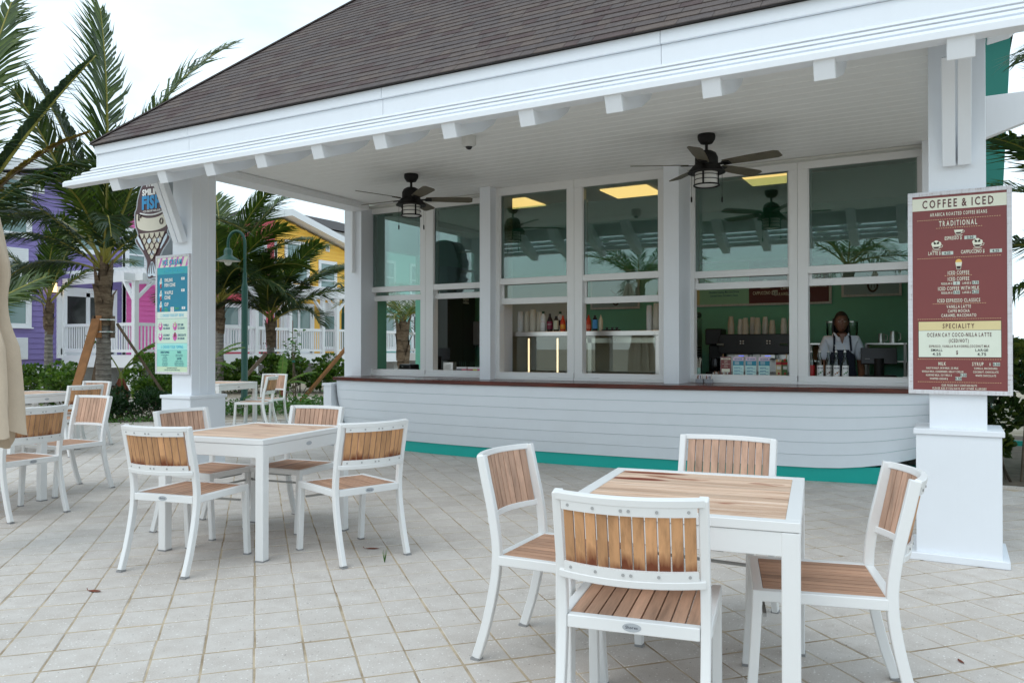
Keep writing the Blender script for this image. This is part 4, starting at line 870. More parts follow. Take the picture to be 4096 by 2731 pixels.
# display case with glass front
t = item('display_case', 'stainless steel ice cream display case with glass front behind the middle windows', 'display case', (-4.03, 9.28, .99))
A_ = 1.02
m = MB(); m.box(-A_, A_, -.38, .40, .465, .525).box(-A_, -A_ + .05, -.38, -.33, 0, .465).box(A_ - .05, A_, -.38, -.33, 0, .465).box(-A_, A_, -.38, .4, -.06, .0); m.build('steel_frame', 'steel', t, bevel=.004)
MB().box(-A_ + .05, A_ - .05, -.365, -.36, 0, .465).build('front_glass', 'case_glass', t); MB().box(-A_, A_, .36, .40, 0, .465).box(-A_ + .0, -A_ + .03, -.33, .36, 0, .465).box(A_ - .03, A_, -.33, .36, 0, .465).box(-A_ + .03, A_ - .03, -.33, .36, 0, .004).build('inner_lining', 'case_lining', t)
MB().box(.03, .08, -.2, -.17, 0, .44).box(-.02, A_ - .05, -.2, -.17, .38, .44).build('inner_frame', 'steel', t)
for x in (-.74, -.33): MB().box(x - .010, x + .010, -.33, -.32, .0, .44).build('light_strip', 'led_strip', t)
TOPZ = 1.517
def cups(x, y, z, n, r0, r1, h, step, mat, label, upside=True, grp='stacks of paper cups'):
    t = thing('cup_stack', label, 'cups', (x, y, z), 0, grp)
    m = MB()
    if upside:
        m.lathe([(r1, 0), (r0, h), (r0 - .003, h)], 16)
        me = mesh_of(m, 'cup', mat, smooth=40); rim = mesh_of(MB().lathe([(r1 + .003, 0), (r1 + .003, .005)], 16), 'rim', mat)
    else:
        me = mesh_of(MB().lathe([(r0, 0), (r1, h), (r1 - .003, h)], 16), 'cup', mat, smooth=40); rim = mesh_of(MB().lathe([(r1 + .003, h - .005), (r1 + .003, h)], 16), 'rim', mat)
    for i in range(n):
        c = place(me, 'cup', t, (rnd.gauss(0, .0006), 0, i * step)); place(rim, 'rim', c)
    return t
for i, (px, n_, mt, lb) in enumerate(((-4.97, 20, 'cup_white', 'tall stack of small white cups at left end of display case'), (-4.885, 20, 'cup_paper', 'stack of cream cups second from the left on the display case'), (-4.785, 22, 'cup_paper', 'wide stack of cream tubs third on the display case'), (-4.70, 19, 'cup_paper', 'pale stack of tubs beside the tall white sauce bottle'))):
    cups(px, 9.10 + .03 * (i % 2), TOPZ, n_, .030 if i < 2 else .038, .036 if i < 2 else .045, .07, .0105, mt, lb)
for i, (px, lb) in enumerate(((-3.205, 'tall white cup stack near the right end of display case'), (-3.12, 'cream cup stack next to the pilaster'), (-3.04, 'cup stack mostly hidden by the pilaster right of the case'))):
    cups(px, 9.12, TOPZ, 24 if i else 22, .031, .037, .07, .0112, ('cup_white', 'cup_paper', 'cup_paper')[i], lb)
def bottle(x, y, z, prof, mat, capmat, cap, label_c, lz, name, label, cat='bottle', grp='sauce bottles on the display case', txt=None, lr=1.012):
    t = thing(name, label, cat, (x, y, z), 0, grp); MB().lathe(prof, 16).build('body', mat, t, smooth=45); MB().lathe(cap, 12).build('cap', capmat, t, smooth=40)
    if label_c:
        rmax = max(r for r, zz in prof if lz[0] <= zz <= lz[1]) if any(lz[0] <= zz <= lz[1] for r, zz in prof) else max(r for r, _ in prof)
        m = MB(); seg = 10
        for k in range(seg + 1):
            a = R(-90 - 62 + 29.265 * .8 + 124 * k / seg)
            for zz in lz: m.v.append((rmax * lr * math.cos(a), rmax * lr * math.sin(a), zz))
        for k in range(seg): m.f.append((2 * k, 2 * k + 2, 2 * k + 3, 2 * k + 1))
        lo = m.build('label', ink(*label_c), t, smooth=True)
        if txt:
            rr = rmax * lr + .0015; g_ = MB().text(txt[0], txt[1], 0, lz[0] + (lz[1] - lz[0]) * txt[3], 0, .8)
            a0 = R(-90 + 22); g_.v = [(rr * math.cos(a0 + x_ / rr), rr * math.sin(a0 + x_ / rr), z_) for x_, y_, z_ in g_.v]; g_.build('lettering', ink(*txt[2]), lo)
    return t
jug = [(.036, 0), (.038, .01), (.038, .17), (.032, .20), (.016, .225), (.014, .235)]; jc = [(.018, .232), (.018, .262)]
oval = [(.030, 0), (.038, .03), (.042, .09), (.036, .14), (.020, .18), (.012, .20)]; oc = [(.014, .195), (.013, .225), (.008, .23)]
sq = [(.032, 0), (.036, .04), (.033, .08), (.036, .13), (.022, .165), (.014, .175)]; sq_c = [(.016, .172), (.016, .195)]
cone_b = [(.034, 0), (.036, .07), (.030, .13), (.018, .16), (.010, .18)]; cone_c = [(.012, .175), (.010, .20)]
bottle(-4.615, 9.06, TOPZ, jug, 'cup_white', ink(20, 70, 44), jc, (238, 236, 232), (.05, .15), 'sauce_bottle', 'tall white strawberry sauce bottle with green cap', txt=('STRAWBERRY', .010, (170, 40, 44), .75))
bottle(-4.515, 9.05, TOPZ, oval, ink(40, 18, 20), 'dark_plastic', oc, (132, 26, 60), (.03, .13), 'sauce_bottle', 'dark chocolate syrup bottle with crimson oval label', txt=("HERSHEY'S", .016, (236, 230, 226), .55))
bottle(-4.42, 9.04, TOPZ, sq, ink(34, 22, 20), 'dark_plastic', sq_c, (206, 204, 172), (.025, .14), 'sauce_bottle', 'small dark sauce bottle with pale green label')
bottle(-4.45, 9.22, TOPZ, jug, 'cup_white', ink(20, 70, 44), jc, (60, 60, 60), (.08, .15), 'sauce_bottle', 'second white jug with green cap behind the dark bottles')
bottle(-4.325, 9.04, TOPZ, cone_b, ink(214, 66, 24), ink(214, 66, 24), cone_c, (232, 150, 40), (.03, .09), 'sauce_bottle', 'orange peanut butter sauce bottle left of the middle mullion', txt=("Reese's", .014, (240, 214, 60), .6))
bottle(-4.30, 9.16, TOPZ, oval, ink(28, 22, 22), 'dark_plastic', oc, (60, 110, 150), (.03, .11), 'sauce_bottle', 'dark bottle with blue label partly hidden by the middle mullion')
bottle(-4.05, 9.1, TOPZ, oval, ink(24, 20, 20), 'dark_plastic', oc, (200, 200, 196), (.03, .11), 'sauce_bottle', 'dark bottle just right of the middle mullion')
bottle(-3.97, 9.04, TOPZ, cone_b, ink(214, 66, 24), ink(214, 66, 24), cone_c, (226, 120, 90), (.03, .08), 'sauce_bottle', 'orange sauce bottle right of the middle mullion')
bottle(-3.885, 9.04, TOPZ, sq, ink(20, 22, 28), 'dark_plastic', sq_c, (70, 150, 206), (.03, .14), 'sauce_bottle', 'black sauce bottle with bright blue label')
bottle(-3.815, 9.06, TOPZ, [(.026, 0), (.027, .13), (.020, .15), (.006, .19)], ink(214, 200, 170), ink(214, 200, 170), [(.004, .185), (.003, .205)], None, None, 'squeeze_bottle', 'clear squeeze bottle of pale sauce right of the blue label', 'bottle')
t = item('scoop_tray', 'low black tray of ice cream scoops on the display case', 'tray', (-3.70, 9.1, TOPZ)); MB().box(-.11, .11, -.06, .06, 0, .018).build('tray', 'dark_plastic', t, bevel=.004)
for dx in (-.05, .02, .08): MB().lathe([(.014, .018), (.014, .035), (.020, .036), (.020, .045)], 10, (dx, 0, 0)).build('knob', 'dark_plastic', t, smooth=40)
# soft serve machine, grinder, espresso machine, rack
t = item('soft_serve_machine', 'tall stainless soft serve machine beside the third pilaster', 'ice cream machine', (-3.28, 10.5, .10))
MB().box(-.26, .24, -.32, .32, 0, 1.62).build('cabinet', 'steel', t, bevel=.01); MB().box(-.24, .0, -.325, -.32, 1.36, 1.58).build('control_plate', 'steel_dull', t)
for r_ in range(3):
    for c in range(2): MB().box(-.06 + c * .035, -.035 + c * .035, -.331, -.325, 1.42 + r_ * .045, 1.45 + r_ * .045).build('button', 'cup_white', t)
MB().box(-.09, .0, -.328, -.325, 1.40, 1.56).build('button_panel', 'dark_plastic', t); MB().box(-.26, .24, -.3, .3, 1.62, 1.70).build('hopper_lid', 'dark_plastic', t, bevel=.02)
m = MB()
for k in range(14): m.box(.241, .243, -.25, .25, .75 + k * .035, .765 + k * .035)
m.build('side_louvre', 'dark_plastic', t)
t = item('coffee_grinder', 'black drip coffee brewer left of the espresso machine', 'coffee machine', (-2.86, 10.85, .93)); MB().box(-.11, .11, -.14, .14, .42, .64).box(-.11, .11, .04, .14, 0, .42).box(-.11, .11, -.14, .14, 0, .05).build('body', 'dark_plastic', t, bevel=.012); MB().lathe([(.07, .06), (.08, .12), (.06, .24)], 14, (0, -.05, 0)).build('carafe', 'lens_dark', t, smooth=True)
t = item('espresso_machine', 'wide black and steel two group espresso machine with blue lights', 'espresso machine', (-2.26, 10.88, .93))
MB().prism([(-.50, .33), (-.47, .30), (.47, .30), (.50, .33), (.50, .50), (.46, .56), (-.46, .56), (-.50, .50)], -.30, .26, 'xz').build('upper_housing', 'dark_plastic', t, bevel=.01)
MB().box(-.42, .42, -.16, .24, .06, .30).build('steel_back', 'steel', t, bevel=.006); MB().box(-.46, .46, -.30, .26, 0, .06).build('drip_tray', 'steel_dull', t, bevel=.006)
for x in (-.18, .16):
    gh = MB().box(x - .10, x + .10, -.36, -.18, .235, .30).build('group_head', 'steel', t, bevel=.012); MB().box(x - .035, x + .035, -.364, -.36, .272, .278).build('blue_light', 'blue_led', gh); MB().tube([(x, -.30, .225), (x, -.44, .21)], [.018, .012], 8).build('portafilter', 'dark_plastic', gh, smooth=True)
    m = MB()
    for q in range(4): m.box(x - .03 + (q % 2) * .035, x - .012 + (q % 2) * .035, -.304, -.30, .43 + (q // 2) * .03, .445 + (q // 2) * .03)
    m.build('key_pad', 'cup_white', t)
for x in (-.43, .38): MB().tube([(x, -.30, .42), (x - .07, -.36, .425)], [.02, .014], 8).tube([(x, -.28, .31), (x, -.33, .2), (x + .01, -.36, .05)], .007, 6).build('steam_wand', 'steel', t, smooth=True)
for i, (dx, dy, n_, lb) in enumerate(((-.40, 0, 12, 'tallest'), (-.28, .05, 9, 'second'), (-.20, -.02, 10, 'third'), (-.13, .10, 11, 'fourth'), (-.04, -.02, 10, 'fifth'), (.04, .08, 11, 'sixth'), (.15, -.02, 7, 'seventh'), (.30, -.02, 9, 'eighth'), (.38, .07, 12, 'rightmost'))):
    cups(-2.26 + dx, 10.88 + dy, 1.492, n_, .030, .042, .11, .0125, 'cup_white' if i % 2 else 'cup_paper', '%s paper cup stack from the left on the espresso machine' % lb, True, 'cup stacks on the espresso machine')
t = item('steel_rack', 'small steel shelf rack of glasses behind the barista', 'rack', (-.95, 11.05, .93)); m = MB()
for x in (-.72, -.42, -.02, .42):
    for yy in (-.16, .16): m.box(x - .012, x + .012, yy - .012, yy + .012, 0, .44)
m.build('upright', 'steel_dull', t); MB().box(-.72, -.40, -.17, .17, .42, .44).box(-.72, -.40, -.17, .17, .20, .215).box(-.03, .44, -.17, .17, .42, .44).box(-.03, .44, -.17, .17, .20, .215).build('rack_shelf', 'steel', t); MB().box(-.70, -.42, .165, .17, 0, .42).build('rack_back', 'pine', t)
for i, (x, r_, h_) in enumerate(((-.80, .045, .12), (-.66, .052, .145))):
    t = item('milk_pitcher', ('small' if i == 0 else 'larger') + ' steel milk pitcher on the rack right of the barista', 'pitcher', (x, 11.0, 1.372)); MB().lathe([(r_, 0), (r_ * .98, h_ * .4), (r_ * .8, h_), (r_ * .78, h_)], 16).build('jug', 'steel', t, smooth=40); MB().tube([(r_ * .85, 0, h_ * .9), (r_ * 1.5, 0, h_ * .8), (r_ * 1.5, 0, h_ * .3), (r_, 0, h_ * .2)], .005, 6).build('handle', 'steel', t, smooth=True)
t = item('bean_grinder', 'coffee bean grinder with three clear hoppers behind the barista', 'grinder', (-1.25, 10.75, .93))
MB().box(-.16, .16, -.1, .14, 0, .52).build('body', 'dark_plastic', t, bevel=.01); MB().box(-.09, .09, -.106, -.1, .30, .42).build('screen', ink(150, 160, 160), t); MB().box(-.175, -.16, -.1, -.06, .1, .5).build('light_bar', 'green_led', t)
for x in (-.11, .02, .14): h_ = MB().lathe([(.045, .53), (.062, .56), (.062, .70), (.058, .70)], 14, (x, 0, 0)).build('hopper', 'bottle_glass', t, smooth=40); MB().lathe([(.066, .70), (.066, .715)], 14, (x, 0, 0)).build('hopper_lid', 'steel', t, smooth=40)
# items on the right hand sills
SZ = .986
prof = [(.036, 0), (.037, .01), (.037, .16), (.030, .19), (.016, .225), (.014, .262), (.017, .266), (.014, .275)]
for i, (x, yy, lc, lb) in enumerate(((-1.352, 9.06, (178, 40, 40), 'pourer bottle with red and blue label, leftmost'), (-1.262, 9.03, (232, 232, 230), 'clear syrup bottle with leaf sprig label, second'), (-1.178, 9.07, (228, 226, 222), 'clear syrup bottle half turned away, third'), (-1.095, 9.02, (232, 232, 230), 'clear syrup bottle with almond label, fourth'), (-1.008, 9.02, (232, 232, 230), 'clear syrup bottle with coconut palm label, nearest the hand'))):
    t = bottle(x, yy, SZ, prof, 'bottle_glass', 'cup_white', [(.013, .27), (.013, .285), (.005, .292)], lc, (.005, .135), 'syrup_bottle', lb, 'bottle', 'syrup bottles in front of the barista', None if i == 0 else ('MONIN', .022, (60, 60, 84), .72))
    MB().tube([(0, 0, .285), (0, 0, .32), (-.012, 0, .352)], .004, 6).build('pourer', 'steel', t, smooth=True)
    m = MB(); MB().lathe([(.0335, .002), (.0345, .01), (.0345, .05 + .02 * (i % 3))], 12).build('syrup', ink(190, 170, 140) if i else ink(150, 40, 30), t, smooth=True)
    if i:
        for q in range(3): a = R(-90 + 22 + (q - 1) * 26); m.lathe([(.007 + .003 * (q % 2), 0), (.006, .0015)], 7, M=Matrix.Translation((.0385 * math.cos(a), .0385 * math.sin(a), .045 + .012 * q)) @ Matrix.Rotation(a + R(90), 4, 'Z') @ Matrix.Rotation(R(90), 4, 'X'))
        m.build('label_drawing', ink(*((60, 120, 70), (110, 60, 40), (160, 110, 60), (50, 130, 60))[i - 1]), t)
for i, x in enumerate((-2.262, -2.122, -1.982, -1.838)):
    t = item('menu_card', ('brown coffee card stand, leftmost on the sill', 'turquoise menu card next to the brown card', 'turquoise menu card, middle one of three', 'turquoise menu card nearest the juice cartons')[i], 'menu card', (x, 9.0, SZ), R(8), 'menu cards on the window sill')
    M = Matrix.Rotation(R(-9), 4, 'X'); w_ = .058
    MB().box(-w_ - .004, w_ + .004, 0, .004, 0, .225, M).box(-w_, w_, 0, .07, 0, .006).build('acrylic_stand', 'clear_plastic', t)
    if i == 0:
        MB().box(-w_, w_, -.003, -.001, .004, .222, M).build('card', BROWN, t); m = MB().box(-.045, .045, -.004, -.003, .045, .085, M).box(-.052, .052, -.004, -.003, .19, .208, M); m.build('pale_band', CREAM, t)
        m = MB(); m.text('COFFEE & ICED', .016, 0, .193, -.005, .6)
        m.v = [tuple(M @ Vector(v)) for v in m.v]; m.build('lettering', BROWN, t); m = MB()
        for k, s_ in enumerate(('TRADITIONAL', 'ESPRESSO 2.50', 'LATTE 4.25  CAPPUCCINO 4.25', 'ICED COFFEE', 'VANILLA LATTE')): m.text(s_, .010, 0, .172 - k * .018, -.005, .55)
        m.v = [tuple(M @ Vector(v)) for v in m.v]; m.build('cream_lettering', CREAM, t)
    else:
        MB().box(-w_, w_, -.003, -.001, .004, .222, M).build('card', ink(190, 226, 222), t); MB().box(-w_, w_, -.004, -.003, .125, .178, M).build('teal_band', ink(20, 134, 160), t); MB().box(-w_, w_, -.004, -.003, .178, .222, M).build('title_band', ink(222, 196, 214), t)
        m = MB(); m.text('ICE CREAM', .020, 0, .190, -.005, .7, 1)
        for k in range(3): m.box(-.045, .02, -.0045, -.003, .098 - k * .035, .104 - k * .035); m.box(-.045, -.005, -.0045, -.003, .088 - k * .035, .092 - k * .035); m.box(.005, .045, -.0045, -.003, .088 - k * .035, .092 - k * .035)
        m.v = [tuple(M @ Vector(v)) for v in m.v]; m.build('lettering', ink(36, 120, 160), t); m = MB()
        for k in range(3): m.box(-.04, .01, -.005, -.004, .165 - k * .014, .169 - k * .014, M)
        m.build('white_lettering', ink(236, 236, 232), t)
for i, x in enumerate((-1.685, -1.628)):
    t = item('juice_carton', ('red topped strawberry drink carton on the sill', 'red topped green drink carton beside the mullion')[i], 'carton', (x, 9.02 + .02 * i, SZ), R(12 + 10 * i)); MB().box(-.028, .028, -.028, .028, 0, .165).prism([(-.028, .165), (.028, .165), (.0, .195)], -.028, .028, 'yz').build('carton', ink(*((196, 176, 130), (84, 116, 70))[i]), t); MB().box(-.0285, .0285, -.0285, .0285, .135, .166).build('red_band', ink(170, 26, 34), t); MB().lathe([(.010, .175), (.010, .20)], 10, (0, -.016, 0)).build('cap', ink(*((226, 226, 226), (200, 40, 40))[i]), t)
    MB().lathe([(.012, 0), (.012, .002)], 8, M=Matrix.Translation((0, -.0285, .04)) @ Matrix.Rotation(R(90), 4, 'X')).build('fruit_drawing', ink(176, 40, 44), t); MB().box(-.02, .02, -.030, -.0287, .085, .12).build('label_patch', ink(220, 220, 214), t)
t = item('straw_cup', 'pale green paper cup full of paper straws on the sill', 'cup', (-2.575, 8.97, SZ)); MB().lathe([(.030, 0), (.038, .095), (.036, .095)], 16).build('cup', ink(150, 188, 176), t, smooth=40)
for k in range(15): a = rnd.uniform(0, 6.28); r_ = rnd.uniform(.008, .026); MB().tube([(r_ * math.cos(a) * .6, r_ * math.sin(a) * .6, .01), (r_ * math.cos(a) * 2.1, r_ * math.sin(a) * 2.1, .20 + rnd.uniform(-.02, .02))], .0035, 6).build('straw', 'straw', t)
for i, x in enumerate((-2.445, -2.345)):
    t = item('sugar_caddy', ('left' if i == 0 else 'right') + ' small grey caddy of sugar packets on the counter', 'sugar caddy', (x, 8.60, .9215), R(5), 'sugar caddies on the counter'); MB().box(-.042, .042, -.032, .032, 0, .046).build('caddy', ink(150, 152, 156), t, bevel=.004)
    for k in range(6): MB().box(-.036 + k * .012, -.029 + k * .012, -.026, .026, .03, .075 + .008 * ((k * 7) % 3), Matrix.Rotation(R(rnd.uniform(-5, 5)), 4, 'Y')).build('sugar_packet', ink(*((226, 224, 220), (150, 96, 66), (226, 214, 220), (222, 222, 222), (120, 130, 160), (220, 212, 200))[k]), t)
    t = item('sugar_caddy', ('left' if i == 0 else 'right') + ' sugar caddy on the inner sill behind the counter caddies', 'sugar caddy', (x + .09, 8.95, SZ), R(5), 'sugar caddies on the inner sill'); MB().box(-.04, .04, -.03, .03, 0, .02).build('caddy', ink(150, 152, 156), t, bevel=.004)
    for k in range(5): MB().box(-.034 + k * .014, -.027 + k * .014, -.026, .026, .01, .045 + .006 * ((k * 5) % 3)).build('sugar_packet', ink(*((220, 214, 204), (140, 92, 66), (222, 222, 220))[(k + i) % 3]), t)
def pos(x, y, rot, label, s=1.0):
    t = item('cash_register', label, 'cash register', (x, y, SZ - .002), R(rot)); MB().box(-.18 * s, .18 * s, -.012, .012, .15 * s, .33 * s, Matrix.Rotation(R(-12), 4, 'X')).build('screen', 'dark_plastic', t, bevel=.006); MB().lathe([(.05 * s, 0), (.05 * s, .21 * s)], 16, (.0, .03, 0)).build('stand', 'black_metal', t, smooth=40); MB().box(-.16 * s, .16 * s, -.10, .14, 0, .03).build('base', 'dark_plastic', t, bevel=.01); MB().box(-.14 * s, -.09 * s, -.0135, -.012, .205 * s, .21 * s, Matrix.Rotation(R(-12), 4, 'X')).build('port_slot', 'grey_plastic', t)
pos(-.70, 9.35, 12, 'black point of sale screen right of the barista'); pos(-6.42, 9.28, 20, 'black point of sale screen in the leftmost window')
t = item('receipt_printer', 'low black receipt printer in the leftmost window', 'printer', (-6.82, 9.15, SZ), R(-15)); MB().box(-.13, .13, -.09, .09, .0, .09).build('body', 'dark_plastic', t, bevel=.015); MB().box(-.06, -.02, -.0915, -.09, .055, .06).build('logo_bar', 'cup_white', t)
t = item('faucet', 'curved steel tap at the right end of the sill', 'tap', (-.42, 9.25, SZ)); MB().tube([(0, 0, 0), (0, 0, .16), (.02, -.02, .2), (.06, -.05, .2), (.08, -.06, .16)], .009, 8).build('spout', 'steel', t, smooth=True); MB().box(-.05, .05, -.02, .02, .0, .02).build('handle_base', 'steel', t)
for i, (x, cset) in enumerate(((-5.80, ((70, 76, 84), (226, 92, 112))), (-5.62, ((190, 54, 70), (206, 196, 70))), (-5.47, ((226, 60, 130), (70, 76, 84))))):
    t = item('tea_box', ('pink and grey', 'red and yellow', 'magenta')[i] + ' tea bag box with skewers in the second window', 'box', (x, 8.99, SZ), R(4), 'tea boxes in the second window')
    for k in range(2): MB().box(-.075 + k * .076, -.001 + k * .076, -.04, .04, 0, .04).build('colour_box', ink(*cset[k]), t); MB().box(-.075 + k * .076, -.001 + k * .076, -.041, .041, .04, .066).build('white_lid', ink(232, 228, 230), t)
    for k in range(4): MB().box(-.05 + k * .03, -.047 + k * .03, -.002, .002, .06, .14).build('skewer', 'clear_plastic', t)
t = item('napkin_dispenser', 'square steel napkin dispenser in the second window', 'dispenser', (-6.02, 9.0, SZ), R(10)); MB().box(-.075, .075, -.06, .06, 0, .13).build('case', 'steel', t, bevel=.006); MB().box(-.04, .04, -.0615, -.06, .03, .10).build('napkins', 'cup_white', t)
t = item('electrical_cabinet', 'tall dark electrical cabinet against the left inner wall', 'cabinet', (-7.12, 10.75, .10)); MB().box(-.17, .17, -.42, .40, 0, 2.5).build('body', ink(52, 56, 50), t, bevel=.004); MB().box(.171, .175, -.36, -.02, .3, 2.0).box(.171, .175, .02, .36, .3, 2.0).build('door', ink(46, 50, 46), t); MB().box(.172, .178, .02, .19, 1.93, 2.02).build('label_plate', ink(206, 206, 200), t)
m = MB().text('EATON', .055, 0, 1.952, 0, .8, 1); m.v = [(.180, x_ + .105, z_) for x_, y_, z_ in m.v]; m.build('lettering', ink(30, 40, 84), t)
t = item('towel_dispenser', 'grey paper towel dispenser on the dark green back wall', 'dispenser', (-6.85, 11.2, 1.35)); MB().box(-.16, .16, -.12, .1, 0, .40).build('case', 'grey_plastic', t, bevel=.02); MB().box(-.05, .05, -.03, .0, -.02, .0).build('towel', 'cup_white', t)
t = item('soap_dispenser', 'small grey soap dispenser beside the towel dispenser', 'dispenser', (-7.08, 11.22, 1.32)); MB().box(-.06, .06, -.06, .08, 0, .18).build('case', 'grey_plastic', t, bevel=.01); MB().box(-.03, .03, -.07, -.06, .02, .07).build('lever', 'dark_plastic', t)
# boards on the back wall
def wallboard(x0, x1, z0, z1, mat, label, nm='wall_menu_board'):
    return board(nm, label, ((x0 + x1) / 2, 11.298, z0), x1 - x0, z1 - z0, mat, .03, .03)
t, f = wallboard(-3.75, -1.42, 1.90, 2.55, ink(150, 206, 178), 'long wall menu of ice cream and coffee above the espresso machine'); e = .0015
MB().box(-1.13, -.62, f - e, f, .03, .62).build('cream_panel', ink(206, 196, 140), t); MB().box(.08, 1.13, f - e, f, .03, .62).build('brown_panel', ink(96, 36, 36), t)
m = MB(); m.text('CHOCOLATE', .06, -.86, .19, f - 2 * e, .7, 1); m.text('ICE CREAM', .06, -.86, .11, f - 2 * e, .7, 1); m.text('SAUCES', .07, -.27, .36, f - e, .7, 1)
for k, s_ in enumerate(('Cool Whip, Chocolate Sauce', 'Peanut Butter Sauce, Nutella Sauce', 'Chocolate Coating, Mint-Lime Drizzle', 'Caramel Sauce, Strawberry Sauce')): m.text(s_, .042, -.27, .29 - k * .05, f - e, .6)
m.build('blue_lettering', ink(24, 96, 120), t); m = MB(); m.text('CAPPUCCINO $', .065, .27, .15, f - 2 * e, .55)
for k, s_ in enumerate(('VANILLA LATTE', 'CAFFE MOCHA', 'CARAMEL MACCHIATO')): m.text(s_, .06, .66, .29 - k * .08, f - 2 * e, .6, gap=.2)
m.text('SYRUP $', .06, .98, .36, f - 2 * e, .6); m.text('VANILLA, COCONUT', .03, 1.0, .29, f - 2 * e, .6); m.text('CHOCOLATE, CARAMEL', .03, 1.0, .23, f - 2 * e, .6); m.lathe([(.05, 0), (.05, .002)], 14, M=Matrix.Translation((.30, f, .31)) @ Matrix.Rotation(R(90), 4, 'X')); m.prism([(.20, .30), (.40, .30), (.36, .235), (.24, .235)], f - 2 * e, f, 'xz'); m.build('cream_lettering', CREAM, t)
MB().box(.40, .47, f - 2 * e, f, .14, .205).build('price_box', ink(196, 200, 190), t); MB().text('4.25', .05, .435, .15, f - 3 * e, .7).build('handwriting', ink(24, 24, 30), t)
for x0, x1, z0, lb in ((-1.30, -.58, 1.98, 'grey blue wall board with a fish tail drawing above the barista'), (-4.92, -4.12, 1.90, 'grey blue wall board with a fish tail drawing above the sauce bottles')):
    t, f = wallboard(x0, x1, z0, z0 + .6, ink(150, 172, 180), lb, 'wall_board'); m = MB()
    m.tube([(.02 + .055 * math.cos(a) * (1 + .25 * math.sin(a)), f - .003, .13 + .065 * math.sin(a)) for a in [2 * math.pi * q / 20 for q in range(21)]], .012, 5); m.tube([(.0, f - .003, .10), (.01, f - .003, .16)], .004, 4); m.tube([(.04, f - .003, .11), (.035, f - .003, .17)], .004, 4)
    m.tube([(-.06, f - .003, .30), (.02, f - .003, .22), (.10, f - .003, .30)], .010, 5); m.build('tail_drawing', ink(58, 36, 36), t, smooth=True)

# ------------------------------------------------------------------ the barista
def skin_mesh(name, verts, edges, radii, root, mat, parent, sub=2):
    me = bpy.data.meshes.new(name); me.from_pydata(verts, edges, []); me.materials.append(MATS[mat])
    o = bpy.data.objects.new(name, me); col.objects.link(o); o.parent = parent
    o.modifiers.new('skin', 'SKIN')
    bm = bmesh.new(); bm.from_mesh(me); ly = bm.verts.layers.skin.verify(); bm.verts.ensure_lookup_table()
    for i, v in enumerate(bm.verts): v[ly].radius = radii[i] if isinstance(radii[i], tuple) else (radii[i], radii[i]); v[ly].use_root = (i == root)
    bm.to_mesh(me); bm.free(); s = o.modifiers.new('sub', 'SUBSURF'); s.levels = sub; s.render_levels = sub
    bpy.context.view_layer.update(); dg = bpy.context.evaluated_depsgraph_get(); m2 = bpy.data.meshes.new_from_object(o.evaluated_get(dg)); o.modifiers.clear(); o.data = m2
    m2.materials.clear(); m2.materials.append(MATS[mat])
    for p in m2.polygons: p.use_smooth = True
    return o
def add_to(o, mb):
    me = o.data; bm = bmesh.new(); bm.from_mesh(me); vs = [bm.verts.new(v) for v in mb.v]
    for f_ in mb.f:
        try: q = bm.faces.new([vs[i] for i in f_]); q.smooth = True
        except ValueError: pass
    bm.to_mesh(me); bm.free()
PX, PY = -1.10, 9.50
t = thing('person', 'barista in white polo and dark bib apron standing behind the syrup bottles', 'person', (PX, PY, .10), R(14))
z = .10 * 0
V = [(0, 0, .92), (0, 0, 1.06), (0, 0, 1.20), (0, 0, 1.32), (0, .0, 1.39), (0, -.005, 1.44),            # 0-5 pelvis..neck
     (-.09, 0, .86), (-.10, .01, .48), (-.10, .03, .09), (-.10, -.10, .04), (.09, 0, .86), (.10, .01, .48), (.10, .03, .09), (.10, -.10, .04),   # legs
     (-.155, 0, 1.345), (-.20, .02, 1.10), (-.17, -.16, .94), (-.12, -.28, .905), (-.10, -.33, .90),
     (.155, 0, 1.345), (.215, .02, 1.10), (.20, -.14, .925), (.15, -.25, .905), (.13, -.30, .90)]
E_ = [(0, 1), (1, 2), (2, 3), (3, 4), (4, 5), (0, 6), (6, 7), (7, 8), (8, 9), (0, 10), (10, 11), (11, 12), (12, 13), (3, 14), (14, 15), (15, 16), (16, 17), (17, 18), (3, 19), (19, 20), (20, 21), (21, 22), (22, 23)]
rad = [(.15, .105), (.13, .095), (.14, .10), (.13, .085), (.06, .055), (.052, .052), .085, .06, .042, .04, .085, .06, .042, .04, .058, .046, .038, .028, .032, .058, .046, .038, .028, .032]
body = skin_mesh('body', V, E_, rad, 0, 'skin', t)
hd = MB()
NS, NR = 20, 16
for i in range(NR + 1):
    ph = math.pi * i / NR
    for k in range(NS):
        a = 2 * math.pi * k / NS; sx_, sy_, sz_ = math.sin(ph) * math.cos(a), math.sin(ph) * math.sin(a), math.cos(ph)
        wz = .074 * (1 - .22 * max(0, -sz_) ** 1.5); x = wz * sx_; y = (.095 if sy_ > 0 else .088) * sy_; zz = .118 * sz_
        if sy_ < 0:
            y *= (1 + .05 * math.exp(-((sz_ + .72) / .2) ** 2)); y += .008 * math.exp(-((sz_ - .10) / .12) ** 2) * math.exp(-((abs(sx_) - .38) / .18) ** 2)
        hd.v.append((x, y - .012, zz + 1.555))
for i in range(NR):
    for k in range(NS): a, b = i * NS + k, i * NS + (k + 1) % NS; hd.f.append((a, a + NS, b + NS, b))
hd.ball((0, -.105, 1.538), (.014, .016, .014), 8, 6); hd.bar((0, -.098, 1.57), (0, -.112, 1.542), .014, .012)
hd.ball((0, -.098, 1.497), (.026, .012, .007), 10, 6); hd.ball((0, -.097, 1.487), (.022, .012, .007), 10, 6)
for s in (-1, 1): hd.ball((s * .074, .0, 1.55), (.010, .018, .028), 8, 6)
